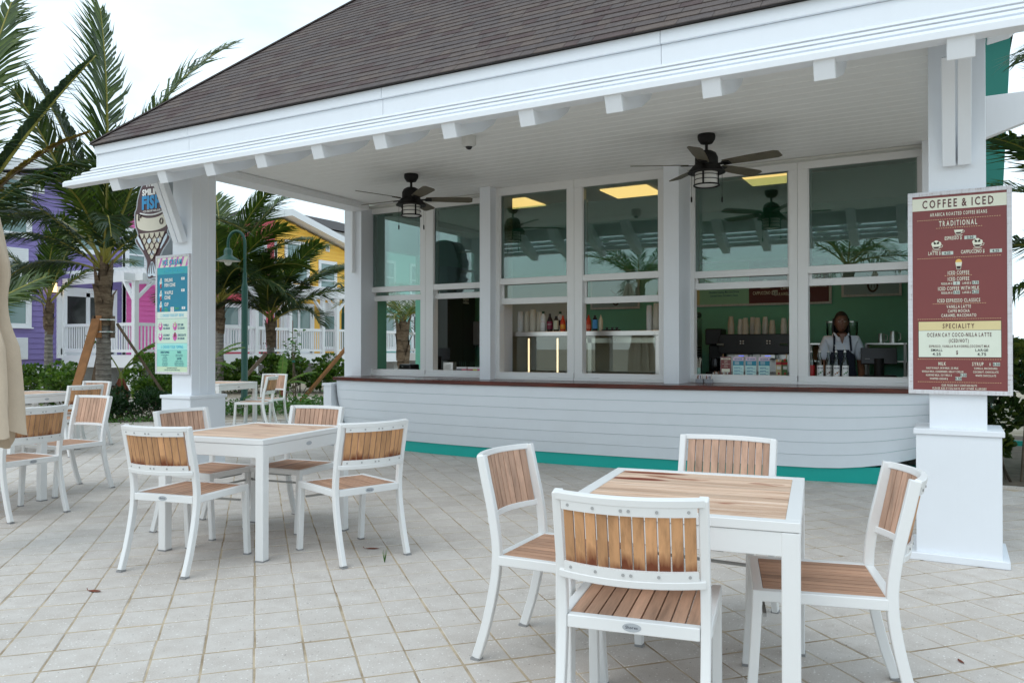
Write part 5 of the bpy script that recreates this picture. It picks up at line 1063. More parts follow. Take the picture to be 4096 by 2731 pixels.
for s, wx, wy, wz in ((-1, -.10, -.33, .90), (1, .13, -.30, .90)):      # hands: palm, four fingers and a thumb
    hd.ball((wx, wy - .035, wz - .006), (.036, .045, .014), 10, 6)
    for k in range(4):
        fx_ = wx + (k - 1.5) * .017; ln = (.062, .072, .068, .052)[k]
        hd.tube([(fx_, wy - .065, wz - .004), (fx_ - s * .002, wy - .065 - ln * .5, wz - .004), (fx_ - s * .004, wy - .065 - ln * .85, wz - .022), (fx_ - s * .004, wy - .065 - ln * .9, wz - .045)], [.0095, .0088, .008, .007], 7)
    hd.tube([(wx - s * .030, wy - .02, wz), (wx - s * .052, wy - .045, wz - .01), (wx - s * .050, wy - .075, wz - .02)], [.0105, .0095, .008], 7)
add_to(body, hd)
m = MB()
for s in (-1, 1): m.ball((s * .030, -.0925, 1.562), (.0125, .006, .0065), 8, 6)
eo = m.build('eyes', ink(190, 182, 172), t, smooth=True); m = MB()
for s in (-1, 1): m.ball((s * .030, -.0975, 1.562), (.0055, .003, .006), 7, 5); m.bar((s * .046, -.096, 1.583), (s * .016, -.101, 1.586), .005, .006)
m.build('iris_and_brow', 'hair', eo, smooth=True)
h = MB()
for i in range(11):
    ph = math.pi * .62 * i / 10
    for k in range(22):
        a = 2 * math.pi * k / 22; sx_, sy_, sz_ = math.sin(ph) * math.cos(a), math.sin(ph) * math.sin(a), math.cos(ph)
        drop = 1.0 if sy_ > -.25 else .55; php = min(ph, math.pi * (.62 if sy_ > -.1 else .30 + .32 * max(0, (sy_ + 1) / .9) ** 3))
        sx_, sy_, sz_ = math.sin(php) * math.cos(a), math.sin(php) * math.sin(a), math.cos(php)
        h.v.append((.083 * sx_, .108 * sy_ - .008, .128 * sz_ + 1.558))
for i in range(10):
    for k in range(22): a, b = i * 22 + k, i * 22 + (k + 1) % 22; h.f.append((a, a + 22, b + 22, b))
ho = h.build('hair', 'hair', t, smooth=True); m = MB()
for k in range(9):
    a = R(10 + 20 * k); m.tube([(.075 * math.cos(a), .09 * math.sin(a), 1.60), (.088 * math.cos(a), .10 * math.sin(a) + .01, 1.48), (.085 * math.cos(a) + .01, .10 * math.sin(a) + .02, 1.36), (.08 * math.cos(a) + .015, .10 * math.sin(a) + .02, 1.27)], [.016, .014, .012, .008], 6)
m.build('braid', 'hair', ho, smooth=True)
sv = [(0, 0, .90), (0, 0, 1.06), (0, 0, 1.20), (0, 0, 1.32), (0, .002, 1.375), (-.155, 0, 1.345), (-.192, .012, 1.20), (-.205, .018, 1.10), (.155, 0, 1.345), (.205, .012, 1.20), (.222, .018, 1.10)]
shirt = skin_mesh('polo_shirt', sv, [(0, 1), (1, 2), (2, 3), (3, 4), (3, 5), (5, 6), (6, 7), (3, 8), (8, 9), (9, 10)], [(.165, .118), (.145, .108), (.155, .112), (.145, .098), (.075, .068), .072, .068, .070, .072, .068, .070], 0, 'shirt', t)
m = MB()
for s in (-1, 1): m.add([(s * .012, -.085, 1.345), (s * .075, -.04, 1.435), (s * .085, .03, 1.44), (s * .10, .0, 1.395), (s * .085, -.07, 1.355), (s * .045, -.104, 1.325)], [(0, 1, 4, 5), (1, 2, 3, 4)])
m.build('collar', 'shirt', shirt, smooth=True); MB().prism([(-.03, 1.42), (.03, 1.42), (.004, 1.31), (-.004, 1.31)], -.108, -.06, 'xz').build('open_neck', 'skin', shirt)
ap = MB(); rows_ = [(.62, .17, .126), (.92, .172, .125), (1.06, .152, .116), (1.17, .145, .118), (1.235, .115, .116)]
for zz, w_, dy in rows_:
    for k in range(9): u = -1 + k / 4; ap.v.append((w_ * u * .92, -dy * math.sqrt(max(.05, 1 - (u * .8) ** 2)), zz))
for i in range(4):
    for k in range(8): a = i * 9 + k; ap.f.append((a, a + 1, a + 10, a + 9))
apo = ap.build('apron', 'apron', t, smooth=True); m = MB()
for s in (-1, 1): m.rect_tube([(s * .095, -.103, 1.22), (s * .088, -.108, 1.29), (s * .085, -.085, 1.375), (s * .08, -.02, 1.42), (s * .06, .06, 1.42)], .022, .006, (1, 0, 0))
m.build('apron_strap', 'apron', apo); MB().lathe([(.034, -.012), (.034, .012)], 12, M=Matrix.Translation((.15, -.25, .905)) @ Matrix.Rotation(R(100), 4, 'X')).build('wrist_watch', 'dark_plastic', t, smooth=40)
t.scale = (.96, .96, .96)

# ------------------------------------------------------------------ palms
def gp(tn, d):
    """ground point at distance d along the picture axis and sideways slope tn"""
    return d * tn * RT.x + d * FW.x, d * tn * RT.y + d * FW.y
def frond_mesh(length, droop, n=92, wid=.42, seed=0, fold=.5, mat='palm_leaf', sag=.35, raggy=.12, curl=0):
    """frond growing along +x from the origin; returns (leaf mb, rachis mb)"""
    rr = random.Random(seed); lf = MB(); rc = MB(); seg = 22; pts = []; p = Vector((0, 0, 0)); a = 0
    for i in range(seg + 1):
        pts.append(p.copy()); u = i / seg; a = -droop * u ** 1.6; b = curl * u * u
        p = p + Vector((math.cos(a) * math.cos(b), math.sin(b), math.sin(a))) * (length / seg)
    rc.tube(pts[::1], [.026 * (1 - .85 * i / seg) * length / 3 + .004 for i in range(seg + 1)], 6)
    def at(u):
        f_ = u * seg; i = min(int(f_), seg - 1); q = f_ - i; d = (pts[i + 1] - pts[i]).normalized(); return pts[i].lerp(pts[i + 1], q), d
    for i in range(n):
        u = .16 + .84 * (i + rr.uniform(-.2, .2)) / n
        if u > .995: u = .995
        c, d = at(u); side0 = d.cross(Vector((0, 0, 1))).normalized(); upv = side0.cross(d).normalized()
        ln = wid * (math.sin(math.pi * min(1, (u - .06) * 1.02)) ** .55) * rr.uniform(.88, 1.05) + .06
        if u > .9: ln *= .8
        for s in (-1, 1):
            if rr.random() < raggy * .35: continue
            el = fold + rr.gauss(0, .10); fw_ = .55 + .55 * u + rr.gauss(0, .06)
            dr = (side0 * s * math.cos(el) + upv * math.sin(el) + d * fw_).normalized()
            w_ = .027 * length / 3 + .012
            across = d * .85 + upv * .15
            across = (across - dr * across.dot(dr)).normalized() * w_
            sg = sag + .12; g1 = Vector((0, 0, -1)) * sg * ln * .16; g2 = Vector((0, 0, -1)) * sg * ln * (.8 + rr.uniform(-.3, .5)) + Vector((rr.gauss(0, .03), rr.gauss(0, .03), 0))
            p0, p1, p2 = c, c + dr * ln * .55 + g1, c + dr * ln + g2
            b_ = len(lf.v)
            for q in (p0 - across * .35, p0 + across * .35, p1 - across * .5, p1 + across * .5, p2): lf.v.append(tuple(q))
            lf.f += [(b_, b_ + 1, b_ + 3, b_ + 2), (b_ + 2, b_ + 3, b_ + 4)]
    return lf, rc
def palm(label, x, y, z_top, r0, r1, fronds, boot=.9, lean=(0, 0), seed=0, group='coconut palms', trunk_mat='trunk_grey', name='palm_tree', wid=.62, n=92):
    t = thing(name, label, 'palm tree', (x, y, 0), 0, group); rr = random.Random(seed); m = MB(); N_ = 26; zb = z_top - boot
    pts = [(lean[0] * (i / N_) ** 1.5, lean[1] * (i / N_) ** 1.5, -.05 + (zb + .05) * i / N_) for i in range(N_ + 1)]
    m.tube(pts, [(r0 + (r1 - r0) * i / N_) * (1 + .05 * math.sin(i * 2.3) + (.35 if i == 0 else .12 if i == 1 else 0)) for i in range(N_ + 1)], 14); m.build('trunk', trunk_mat, t, smooth=60)
    tx, ty = lean
    # old leaf bases wrapped round the top of the trunk
    for k in range(9):
        a = k * 2.4 + rr.uniform(-.2, .2); h0 = zb - .12 + boot * .75 * k / 9; hh = boot * rr.uniform(.35, .55); m = MB(); rb = r1 * rr.uniform(1.12, 1.3)
        for i in range(5):
            u = i / 4; wv = 1.15 * (1 - .8 * u); rad = rb * (1 + .22 * u + (.35 if u > .9 else 0) * rr.random())
            for q in range(5): b = a + wv * (q / 4 - .5) * 2; m.v.append((tx + rad * math.cos(b), ty + rad * math.sin(b), h0 + hh * u + rr.uniform(-.015, .015)))
        for i in range(4):
            for q in range(4): b = i * 5 + q; m.f.append((b, b + 1, b + 6, b + 5))
        m.build('leaf_base', 'trunk_boot', t, smooth=True)
    MB().tube([(tx, ty, zb - .05), (tx, ty, zb + boot * .6), (tx, ty, z_top + .1)], [r1 * 1.05, r1 * 1.05, r1 * .45], 10).build('crown_shaft', 'trunk_boot', t, smooth=True)
    for k, fr_ in enumerate(fronds):
        az, el, ln, dr = fr_[:4]; mt = fr_[4] if len(fr_) > 4 else 'palm_leaf'; fold = fr_[5] if len(fr_) > 5 else rr.uniform(.15, .55); roll = fr_[6] if len(fr_) > 6 else rr.uniform(-.4, .4); sag = fr_[7] if len(fr_) > 7 else rr.uniform(.25, .5); wm = fr_[8] if len(fr_) > 8 else 1
        lf, rc = frond_mesh(ln, dr, n, wid * wm * ln / 3., seed * 50 + k, fold, mt, sag, curl=rr.uniform(-.25, .25))
        M = Matrix.Translation((tx, ty, z_top - .12 * (k % 3))) @ Matrix.Rotation(az, 4, 'Z') @ Matrix.Rotation(-el, 4, 'Y') @ Matrix.Rotation(roll, 4, 'X')
        for b in (lf, rc): b.v = [tuple(M @ Vector(v)) for v in b.v]
        f_ = lf.build('frond', mt, t); rc.build('rachis', 'rachis' if mt != 'palm_dry' else 'pine_grey', f_, smooth=True)
    return t
A = math.atan2
aR, aL = math.atan2(RT.y, RT.x), math.atan2(-RT.y, -RT.x); aB, aF = math.atan2(FW.y, FW.x), math.atan2(-FW.y, -FW.x)     # right, left, away, towards the camera
# the tall palm in the bed with its timber braces
P1 = (-14.1, 9.28)
palm('tall coconut palm with shaggy leaf bases and three timber braces', *P1, 3.0, .15, .12, [
    (aB, 1.50, 4.9, .12, 'palm_leaf', .12, 1.52, .12, 1.25), (aR + .1, 1.40, 5.3, .85, 'palm_leaf', .3, .6, .2), (aL + .25, 1.22, 3.6, .3, 'palm_leaf', .5, .9, .3), (aL - .1, 1.32, 4.0, .4, 'palm_old', .7, .3, .5), (aR - .15, 1.22, 3.3, .5, 'palm_leaf', .5, -.4, .3),
    (aL + .5, .95, 3.1, 1.2, 'palm_old', .3, 0, .6), (aL - .3, .75, 3.0, 1.3, 'palm_old', .2, .2, .5), (aR - .5, .62, 2.8, 1.6, 'palm_old', .2, .1, .6), (aR + .6, .9, 3.1, 1.5, 'palm_old', .3, 0, .5), (aF, 1.0, 2.8, 1.7, 'palm_leaf', .3, 0, .5), (aF + .5, .8, 2.6, 1.9, 'palm_old', .3, 0, .6), (aF - .7, .7, 2.4, 1.8, 'palm_old', .2, 0, .6), (aB + .5, 1.1, 3.4, .8, 'palm_leaf', .4, 0, .4), (aB - .6, 1.15, 3.5, .8, 'palm_leaf', .4, 0, .4), (aL, .35, 2.3, 1.5, 'palm_old', .1, 0, .7)], boot=1.15, seed=1, wid=.56, n=84)
P2 = (-19.0, 11.1)
palm('small leaning coconut palm in front of the purple house', *P2, 2.5, .11, .085, [
    (aR + .25, 1.28, 2.9, .62, 'palm_leaf', .35, .7, .25), (aR - .1, .80, 2.4, 1.0, 'palm_leaf', .25, .3, .35), (aL + .2, 1.15, 1.9, .7, 'palm_leaf', .4, .3, .3), (aF, .9, 1.9, 1.6, 'palm_old', .3, 0, .5), (aF - .5, .7, 1.9, 1.8, 'palm_old', .3, 0, .5), (aL - .3, .6, 1.5, 1.5, 'palm_old', .3, 0, .5), (aB, 1.3, 2.4, .7, 'palm_leaf', .4, 0, .4), (aF + .3, 1.4, 2.2, .6, 'palm_leaf', .4, .9, .3)], boot=.75, seed=2, wid=.72, n=90)
palm('palm whose fronds hang in from the upper left corner', -14.6, 6.6, 2.5, .17, .14, [
    (aR + .45, 1.10, 4.7, .18, 'palm_old', 1.35, .2, .9, .6), (aR + .1, 1.36, 5.0, .25, 'palm_leaf', .2, 1.3, .2), (aR, 1.05, 3.5, 1.0, 'palm_old', .2, 0, .9, .6), (aB, .9, 3.4, 1.2, 'palm_old', .2, 0, .7), (aF, .7, 3.0, 1.4, 'palm_leaf', .3, 0, .5), (aL, .8, 3.2, 1.2), (aL + .9, 1.1, 3.4, .9), (aR + .3, 1.12, 3.6, .8, 'palm_dry', .9, 0, 1.0, .35)], boot=1.0, seed=3, wid=.56, n=84)
palm('low palm frond cluster beside the closed umbrella', -12.6, 5.0, .75, .12, .10, [(aR + .15, .75, 2.6, .55, 'palm_leaf', .3, .9, .25), (aR - .3, .45, 2.2, .8, 'palm_leaf', .3, .5, .3), (aB + .2, .9, 2.4, .8), (aL, .7, 2.2, 1.0), (aF + .3, .6, 1.9, 1.0, 'palm_old'), (aR + .6, 1.0, 2.4, .7)], boot=.3, seed=4, wid=.56, n=84)
palm('coconut palm right behind the left column', -18.7, 15.9, 2.75, .14, .11, [
    (aR + .2, 1.22, 3.7, .55, 'palm_leaf', .3, .5, .3), (aR - .1, .95, 3.3, .9, 'palm_leaf', .3, .2, .4), (aL, 1.1, 3.1, .8), (aB + .3, 1.35, 3.6, .5), (aR - .5, .6, 2.8, 1.4, 'palm_old', .3, 0, .5), (aF, .9, 2.6, 1.6, 'palm_old', .3, 0, .5), (aF + .7, .8, 2.5, 1.6, 'palm_old'), (aR + .6, .7, 2.9, 1.4, 'palm_old'), (aL - .5, .6, 2.5, 1.5), (aR + .1, 1.35, 3.6, .6), (aR - .3, 1.1, 3.2, .9), (aF + .3, 1.2, 2.9, 1.0), (aR, .75, 3.0, 1.2)], boot=.9, seed=5, wid=.74, n=96)
palm('coconut palm with wide sideways fronds in front of the red and yellow house', -18.3, 17.5, 2.30, .13, .11, [
    (aR + .05, .88, 3.3, 1.0, 'palm_leaf', .25, .3, .35), (aR - .25, 1.2, 2.9, .7, 'palm_leaf', .4, -.3, .3), (aR + .3, .95, 3.1, .8, 'palm_leaf', .3, .3, .3), (aL + .1, 1.15, 2.9, .9, 'palm_leaf', .35, 0, .4), (aL - .3, .8, 2.7, 1.3, 'palm_old', .3, 0, .5), (aF, 1.2, 2.6, .9, 'palm_leaf', .5, .5, .3), (aF + .5, .7, 2.4, 1.7, 'palm_old'), (aF - .6, .6, 2.4, 1.7, 'palm_old'), (aR - .6, .5, 2.6, 1.5, 'palm_old'), (aL + .6, .5, 2.4, 1.6, 'palm_old'), (aB, 1.2, 2.8, .9), (aR - .1, .70, 3.2, 1.2), (aR + .5, 1.2, 3.0, .8), (aL, .95, 2.8, 1.1), (aF + .1, .95, 2.6, 1.4)], boot=.85, seed=6, wid=.74, n=96)
palm('palm at the right edge beyond the coffee menu', 1.75, 11.2, 2.3, .15, .12, [
    (aL + .15, .95, 2.3, .9, 'palm_leaf', .3, 0, .4), (aL - .2, .45, 2.0, 1.2, 'palm_leaf', .3, .2, .4), (aL - .1, .10, 1.9, .9, 'palm_leaf', .3, .2, .4), (aF - .6, .8, 2.2, 1.2), (aB, .9, 2.4, 1.0), (aR, .8, 2.6, 1.1), (aL + .5, 1.25, 2.6, .7, 'palm_leaf', .4), (aF, .3, 1.8, 1.2, 'palm_old')], boot=.7, seed=7, wid=.66)
palm('taller palm at the right edge with fronds near the eave', 2.6, 11.6, 4.4, .16, .13, [(aL + .1, .55, 2.6, 1.5, 'palm_leaf', .3, 0, .5), (aL - .3, 1.0, 2.7, 1.3), (aL + .5, .4, 2.6, 1.7, 'palm_old'), (aF, .7, 2.6, 1.4), (aR, .8, 2.8, 1.1), (aB, .8, 2.6, 1.1), (aL - .1, .05, 2.3, 1.6, 'palm_dry', .1, 0, .9)], boot=.9, seed=8)
for i, (x, y, zt, lb) in enumerate(((-14.4, 19.0, 2.3, 'shaggy trunked fan palm seen through the leftmost window'), (-17.3, 21.2, 3.0, 'taller fan palm seen through the leftmost window, behind the first'))):
    palm(lb, x, y, zt, .16, .15, [(k * 2.4, .15 + .9 * ((k * 5) % 7) / 7, 1.5, .9, 'palm_leaf', .4, 0, .3) for k in range(16)], boot=1.5, seed=20 + i, group='palms seen through the kiosk', wid=1.1, n=26)
for i, (x, y, zt, lb) in enumerate(((-9.5, -9.0, 3.6, 'palm mirrored in the left part of the windows'), (-3.0, -10.0, 4.0, 'palm mirrored in the middle windows'))):
    palm(lb, x, y, zt, .16, .13, [(k * 2.4, .3 + 1.0 * ((k * 5) % 7) / 7, 2.8, 1.2) for k in range(12)], seed=30 + i, group='palms behind the camera', n=40)
# timber braces
def plank(name, label, p, q, wd, ht, mat, up=(0, 0, 1), cat='brace', group=None):
    p = Vector(p); t = thing(name, label, cat, p, 0, group); MB().bar((0, 0, 0), Vector(q) - p, wd, ht, up).build('timber', mat, t, bevel=.003); return t
plank('palm_brace', 'pale timber plank leaning left against the tall palm', (-13.75, 8.35, 0), (-14.05, 9.1, 1.85), .05, .15, 'pine', (1, .6, 0), group='palm braces')
plank('palm_brace', 'grey weathered timber leaning right against the tall palm', (-13.35, 10.35, 0), (-13.95, 9.45, 1.78), .09, .05, 'pine_grey', group='palm braces')
plank('palm_brace', 'dark timber brace right behind the tall palm trunk', (*gp(-.536, 16.2), 0), (-14.25, 9.42, 1.7), .05, .14, 'pine_grey', (1, .3, 0), group='palm braces')
plank('palm_brace', 'brown diagonal timber leaning towards the kiosk corner', (*gp(-.272, 18.0), 0), (*gp(-.195, 17.0), 1.62), .05, .14, 'pine', (0, 1, .3), group='palm braces')
plank('palm_brace', 'short grey timber brace at the foot of the wide fronded palm', (*gp(-.345, 21.8), .35), (*gp(-.312, 22.8), 1.15), .05, .1, 'pine_grey', group='palm braces')
plank('palm_brace', 'tan timber brace seen through the leftmost window', (-11.6, 14.2, .9), (-10.7, 14.6, .15), .05, .14, 'pine', group='palm braces')
t = thing('brace_collar', 'timber blocks strapped round the tall palm trunk', 'timber collar', (*P1, 1.5)); 
for k in range(4):
    a = k * math.pi / 2 + .5; MB().box(.155, .195, -.05, .05, 0, .42, Matrix.Rotation(a, 4, 'Z')).build('block', 'pine' if k % 2 else 'pine_grey', t, bevel=.003)
for zz in (.10, .33): MB().lathe([(.20, zz), (.205, zz + .005), (.205, zz + .025), (.20, zz + .03)], 20).build('steel_band', 'steel', t)

# ------------------------------------------------------------------ banana plants
def banana(label, x, y, h, leaves, seed, group='banana plants'):
    t = thing('banana_plant', label, 'banana plant', (x, y, 0), 0, group); rr = random.Random(seed)
    MB().tube([(0, 0, -.03), (.01, 0, h * .5), (0, 0, h)], [.05, .042, .03], 10).build('stem', 'stem_green', t, smooth=True)
    for k in range(3): a = rr.uniform(0, 6.28); MB().tube([(.03 * math.cos(a), .03 * math.sin(a), h * .85), (.10 * math.cos(a), .10 * math.sin(a), h * .6), (.11 * math.cos(a), .11 * math.sin(a), h * .2)], [.02, .05, .03], 5).build('dry_leaf', 'dry_leaf', t)
    for k, (az, el, ln, dr, wd) in enumerate(leaves):
        m = MB(); pts = []; p = Vector((0, 0, h * .97)); seg = 16
        for i in range(seg + 1):
            pts.append(p.copy()); a = el - dr * (i / seg) ** 1.5; p = p + Vector((math.cos(a) * math.cos(az), math.cos(a) * math.sin(az), math.sin(a))) * ln / seg
        sd_ = Vector((-math.sin(az), math.cos(az), 0))
        for s in (-1, 1):
            for i in range(5, seg):
                u = (i - 5) / (seg - 5); w_ = wd * math.sin(math.pi * min(.97, .10 + u * .88)) ** .6; w2 = wd * math.sin(math.pi * min(.97, .10 + (u + 1 / (seg - 5)) * .88)) ** .6
                tear = rr.uniform(-.10, .06); dz1, dz2 = -.25 * w_ + tear * w_, -.25 * w2 + tear * w2; cut = rr.uniform(.0, .25) * (pts[i + 1] - pts[i])
                b = len(m.v)
                for q in (pts[i], pts[i + 1], pts[i + 1] - cut + sd_ * s * w2 + Vector((0, 0, dz2)), pts[i] + sd_ * s * w_ + Vector((0, 0, dz1))): m.v.append(tuple(q))
                m.f.append((b, b + 1, b + 2, b + 3))
        lf = m.build('leaf', 'banana_leaf', t); MB().tube(pts, [.014 * (1 - .75 * i / seg) for i in range(seg + 1)], 6).build('midrib', 'stem_green', lf, smooth=True)
banana('tattered banana plant at the foot of the tall palm', *gp(-.496, 15.1), .85, [(aL + .1, 1.1, 1.0, .7, .10), (aR + .05, .95, 1.35, 1.1, .15), (aR - .3, .8, .5, .6, .06)], 1)
banana('small banana plant with bright upright leaf behind the distant chairs', *gp(-.293, 17.6), .45, [(aB, 1.35, .8, .2, .11), (aR, .7, .9, .8, .13), (aR - .5, .5, .8, 1.0, .13), (aL + .3, .7, .7, .8, .10)], 2)
banana('banana plant half hidden behind the left column', *gp(-.385, 17.0), 1.0, [(aR, .75, .9, .9, .14), (aR + .6, .9, .9, .9, .13), (aR - .4, .2, .8, .9, .12)], 3)

# ------------------------------------------------------------------ shrubs and ground cover
def leaf_geo(kind):
    if kind == 'round': return [(0, 0, 0), (-.30, .45, .05), (-.34, .80, .02), (0, 1.02, -.04), (.34, .80, .02), (.30, .45, .05)], [(0, 1, 2, 3), (0, 3, 4, 5)]
    return [(0, 0, 0), (-.20, .4, .06), (-.16, .72, .03), (0, 1.05, -.08), (.16, .72, .03), (.20, .4, .06)], [(0, 1, 2, 3), (0, 3, 4, 5)]
def shrub(label, x, y, rx, ry, h, n, size, mat, kind='round', seed=0, group='clipped round leaved shrubs', name='shrub', cat='shrub', z0=0, stems=7):
    t = thing(name, label, cat, (x, y, z0), 0, group); rr = random.Random(seed); m = MB(); gv, gf = leaf_geo(kind); tips = []
    clumps = [(rr.uniform(-.8, .8) * rx, rr.uniform(-.8, .8) * ry, h * rr.uniform(.18, .86), rr.uniform(.22, .42)) for _ in range(max(5, int(9 * rx * 2)))]
    for i in range(n):
        c = rr.choice(clumps); v = Vector((rr.gauss(0, 1), rr.gauss(0, 1), rr.gauss(0, 1))).normalized() * rr.uniform(.55, 1.0) ** .5
        r_ = c[3] * min(1.2, max(rx, .5)); p = Vector((c[0] + v.x * r_, c[1] + v.y * r_, c[2] + v.z * r_ * .8))
        if p.z < .03 or p.z > h * 1.08: continue
        d = (v + Vector((0, 0, .6)) + Vector((rr.gauss(0, .45), rr.gauss(0, .45), rr.gauss(0, .35)))).normalized()
        q = d.to_track_quat('Y', 'Z').to_matrix().to_4x4(); s_ = size * rr.uniform(.65, 1.2)
        M = Matrix.Translation(p) @ q @ Matrix.Rotation(rr.uniform(-1.2, 1.2), 4, 'Y') @ Matrix.Scale(s_, 4); m.add(gv, gf, M)
    m.build('foliage', mat, t, kind='stuff', smooth=True)
    m = MB()
    for k in range(stems):
        c = rr.choice(clumps); m.tube([(c[0] * .3, c[1] * .3, -.02), (c[0] * .7, c[1] * .7, c[2] * .5), (c[0], c[1], c[2])], [.014, .010, .006], 5)
    m.build('stems', 'bark_dark', t, smooth=True); return t
t_ = Vector((.7071, .7071)); q_ = Vector((-.7071, .7071)); o_ = Vector((-12.4, 8.6))
HL = ['hedge shrub hidden behind the left column, first along the far path', 'hedge shrub just left of the tall lamp post', 'hedge shrub just right of the tall lamp post', 'hedge shrub under the wide fronded palm', 'hedge shrub behind the thin staked sapling', 'hedge shrub below the yellow house porch', 'hedge shrub behind the brown diagonal timber', 'hedge shrub beside the far lamp post and kiosk corner']
for i, tn in enumerate((-.372, -.345, -.320, -.294, -.268, -.243, -.217, -.19)):
    x, y = gp(tn, 23.6 + .5 * (i % 2)); shrub(HL[i], x, y, .62, .6, 1.0 + .1 * (i % 3), 1100, .115, 'clusia_leaf', 'round', 40 + i)
for i, (tn, d, h, lb) in enumerate(((-.565, 18.0, 1.0, 'leafy shrub left of the tall palm'), (-.605, 18.5, 1.05, 'leafy shrub under the small palm by the umbrella'), (-.467, 17.5, 1.2, 'leafy shrub right of the tall palm below the white porch'), (-.437, 17.8, 1.05, 'leafy shrub beside the ice cream menu board'), (-.404, 18.0, 1.0, 'leafy shrub partly hidden by the left column'), (-.637, 18.6, 1.0, 'leafy shrub at the far left by the purple wall'))):
    x, y = gp(tn, d); shrub(lb, x, y, .6, .55, h, 1150, .10, 'clusia_leaf', 'round', 60 + i)
for i, (tn, lb) in enumerate(((-.502, 'low dark green shrub behind the pale slatted chair'), (-.473, 'low dark green shrub at the patio edge under the banana plant'), (-.448, 'low dark green shrub left of the left column'), (-.428, 'low dark green shrub touching the left column'))):
    x, y = gp(tn, 14.5 + .3 * (i % 2)); shrub(lb, x, y, .42, .42, .52, 1100, .08, 'dark_leaf', 'lance', 70 + i, 'low dark shrubs')
def cover(name, label, pts, n, seed, zmax=.22, size=.075, mat='cover_leaf'):
    rr = random.Random(seed); m = MB(); gv, gf = leaf_geo('round')
    for i in range(n):
        a, b, r_ = rr.choice(pts); x, y = gp(a, b); x += rr.gauss(0, r_); y += rr.gauss(0, r_); p = Vector((x, y, abs(rr.gauss(0, zmax * .45))))
        d = Vector((rr.gauss(0, .7), rr.gauss(0, .7), rr.uniform(.1, .9))).normalized(); M = Matrix.Translation(p) @ d.to_track_quat('Y', 'Z').to_matrix().to_4x4() @ Matrix.Rotation(rr.uniform(-1, 1), 4, 'Y') @ Matrix.Scale(size * rr.uniform(.6, 1.2), 4); m.add(gv, gf, M)
    o = m.build(name, mat, kind='stuff', smooth=True); return tag(o, label, 'ground cover')
cover('ground_cover', 'bright green creeping leaves in the sandy bed behind the distant chairs', [(-.355, 15.8, .4), (-.33, 15.8, .4), (-.305, 16.0, .4), (-.28, 16.6, .45), (-.255, 17.0, .45), (-.23, 17.2, .45), (-.21, 17.4, .4)], 2600, 5, .28)
cover('ground_cover', 'thin weeds along the patio edge near the tall palm', [(-.50, 14.1, .4), (-.47, 14.1, .4), (-.44, 14.2, .4), (-.56, 14.6, .6)], 700, 6, .12, .05)
for i, (x, y, h, lb) in enumerate(((.55, 9.25, 1.5, 'glossy shrub right of the right column'), (1.35, 9.5, 1.45, 'glossy shrub at the right picture edge'), (2.1, 9.9, 1.5, 'shrub beyond the right picture edge'))):
    shrub(lb, x, y, .55, .5, h, 2600, .080, 'shrub_right', 'round', 80 + i, 'shrubs beside the kiosk')
t = thing('sapling', 'thin staked sapling with few leaves behind the distant chairs', 'sapling', (*gp(-.275, 18.2), 0)); MB().tube([(0, 0, -.02), (.02, 0, .5), (-.06, .02, .95), (.03, .0, 1.5)], [.022, .018, .013, .006], 6).tube([(-.05, .02, .9), (-.16, .03, 1.3)], [.01, .005], 5).tube([(.02, 0, .5), (.1, -.03, .8)], [.01, .004], 5).build('trunk', 'bark_dark', t, smooth=True); MB().tube([(-.03, -.02, 0), (-.06, -.02, 1.95)], .011, 6).build('stake', 'pine_grey', t)
m = MB(); gv, gf = leaf_geo('round')
for i in range(60): c = rnd.choice(((.03, 0, 1.5), (-.16, .03, 1.3), (-.03, 0, 1.2))); m.add(gv, gf, Matrix.Translation((c[0] + rnd.gauss(0, .1), c[1] + rnd.gauss(0, .1), c[2] + rnd.gauss(0, .12))) @ Euler((rnd.uniform(-.6, .6), rnd.uniform(-.6, .6), rnd.uniform(0, 6))).to_matrix().to_4x4() @ Matrix.Scale(.11, 4))
m.build('foliage', 'cover_leaf', t, kind='stuff'); MB().lathe([(.035, .52), (.035, .56)], 8).lathe([(.035, .98), (.035, 1.03)], 8, (-.05, 0, 0)).build('tie', ink(20, 110, 96), t)

# ------------------------------------------------------------------ lamp posts
def lamp(x, y, label):
    t = thing('lamp_post', label, 'lamp post', (x, y, 0), R(29.265), 'green lamp posts')
    MB().lathe([(.11, 0), (.11, .06), (.08, .1), (.078, 2.85), (.07, 2.9), (.055, 2.95), (.05, 3.2)], 16).build('post', 'green_metal', t, smooth=40)
    pts = [(0, 0, 3.15), (0, 0, 3.85)] + [(-.21 + .21 * math.cos(a), 0, 3.95 + .30 * math.sin(a)) for a in [math.pi * q / 12 for q in range(13)]] + [(-.42, 0, 3.80)]
    MB().tube(pts, .036, 10).build('arm', 'green_metal', t, smooth=True)
    sh_ = MB().lathe([(.305, 3.50), (.30, 3.515), (.12, 3.63), (.105, 3.65), (.105, 3.76), (.07, 3.82), (.02, 3.84)], 24, (-.42, 0, 0)).build('shade', 'green_metal', t, smooth=40)
    MB().lathe([(.29, 3.498), (.1, 3.49)], 24, (-.42, 0, 0)).build('reflector', 'lamp_inside', sh_); MB().ball((-.42, 0, 3.47), .09, 14, 9).build('bulb_globe', 'lamp_glass', t, smooth=True)
lamp(-15.55, 14.0, 'tall dark green lamp post just right of the left column'); lamp(-24.3, 27.6, 'smaller far green lamp post in front of the yellow house')

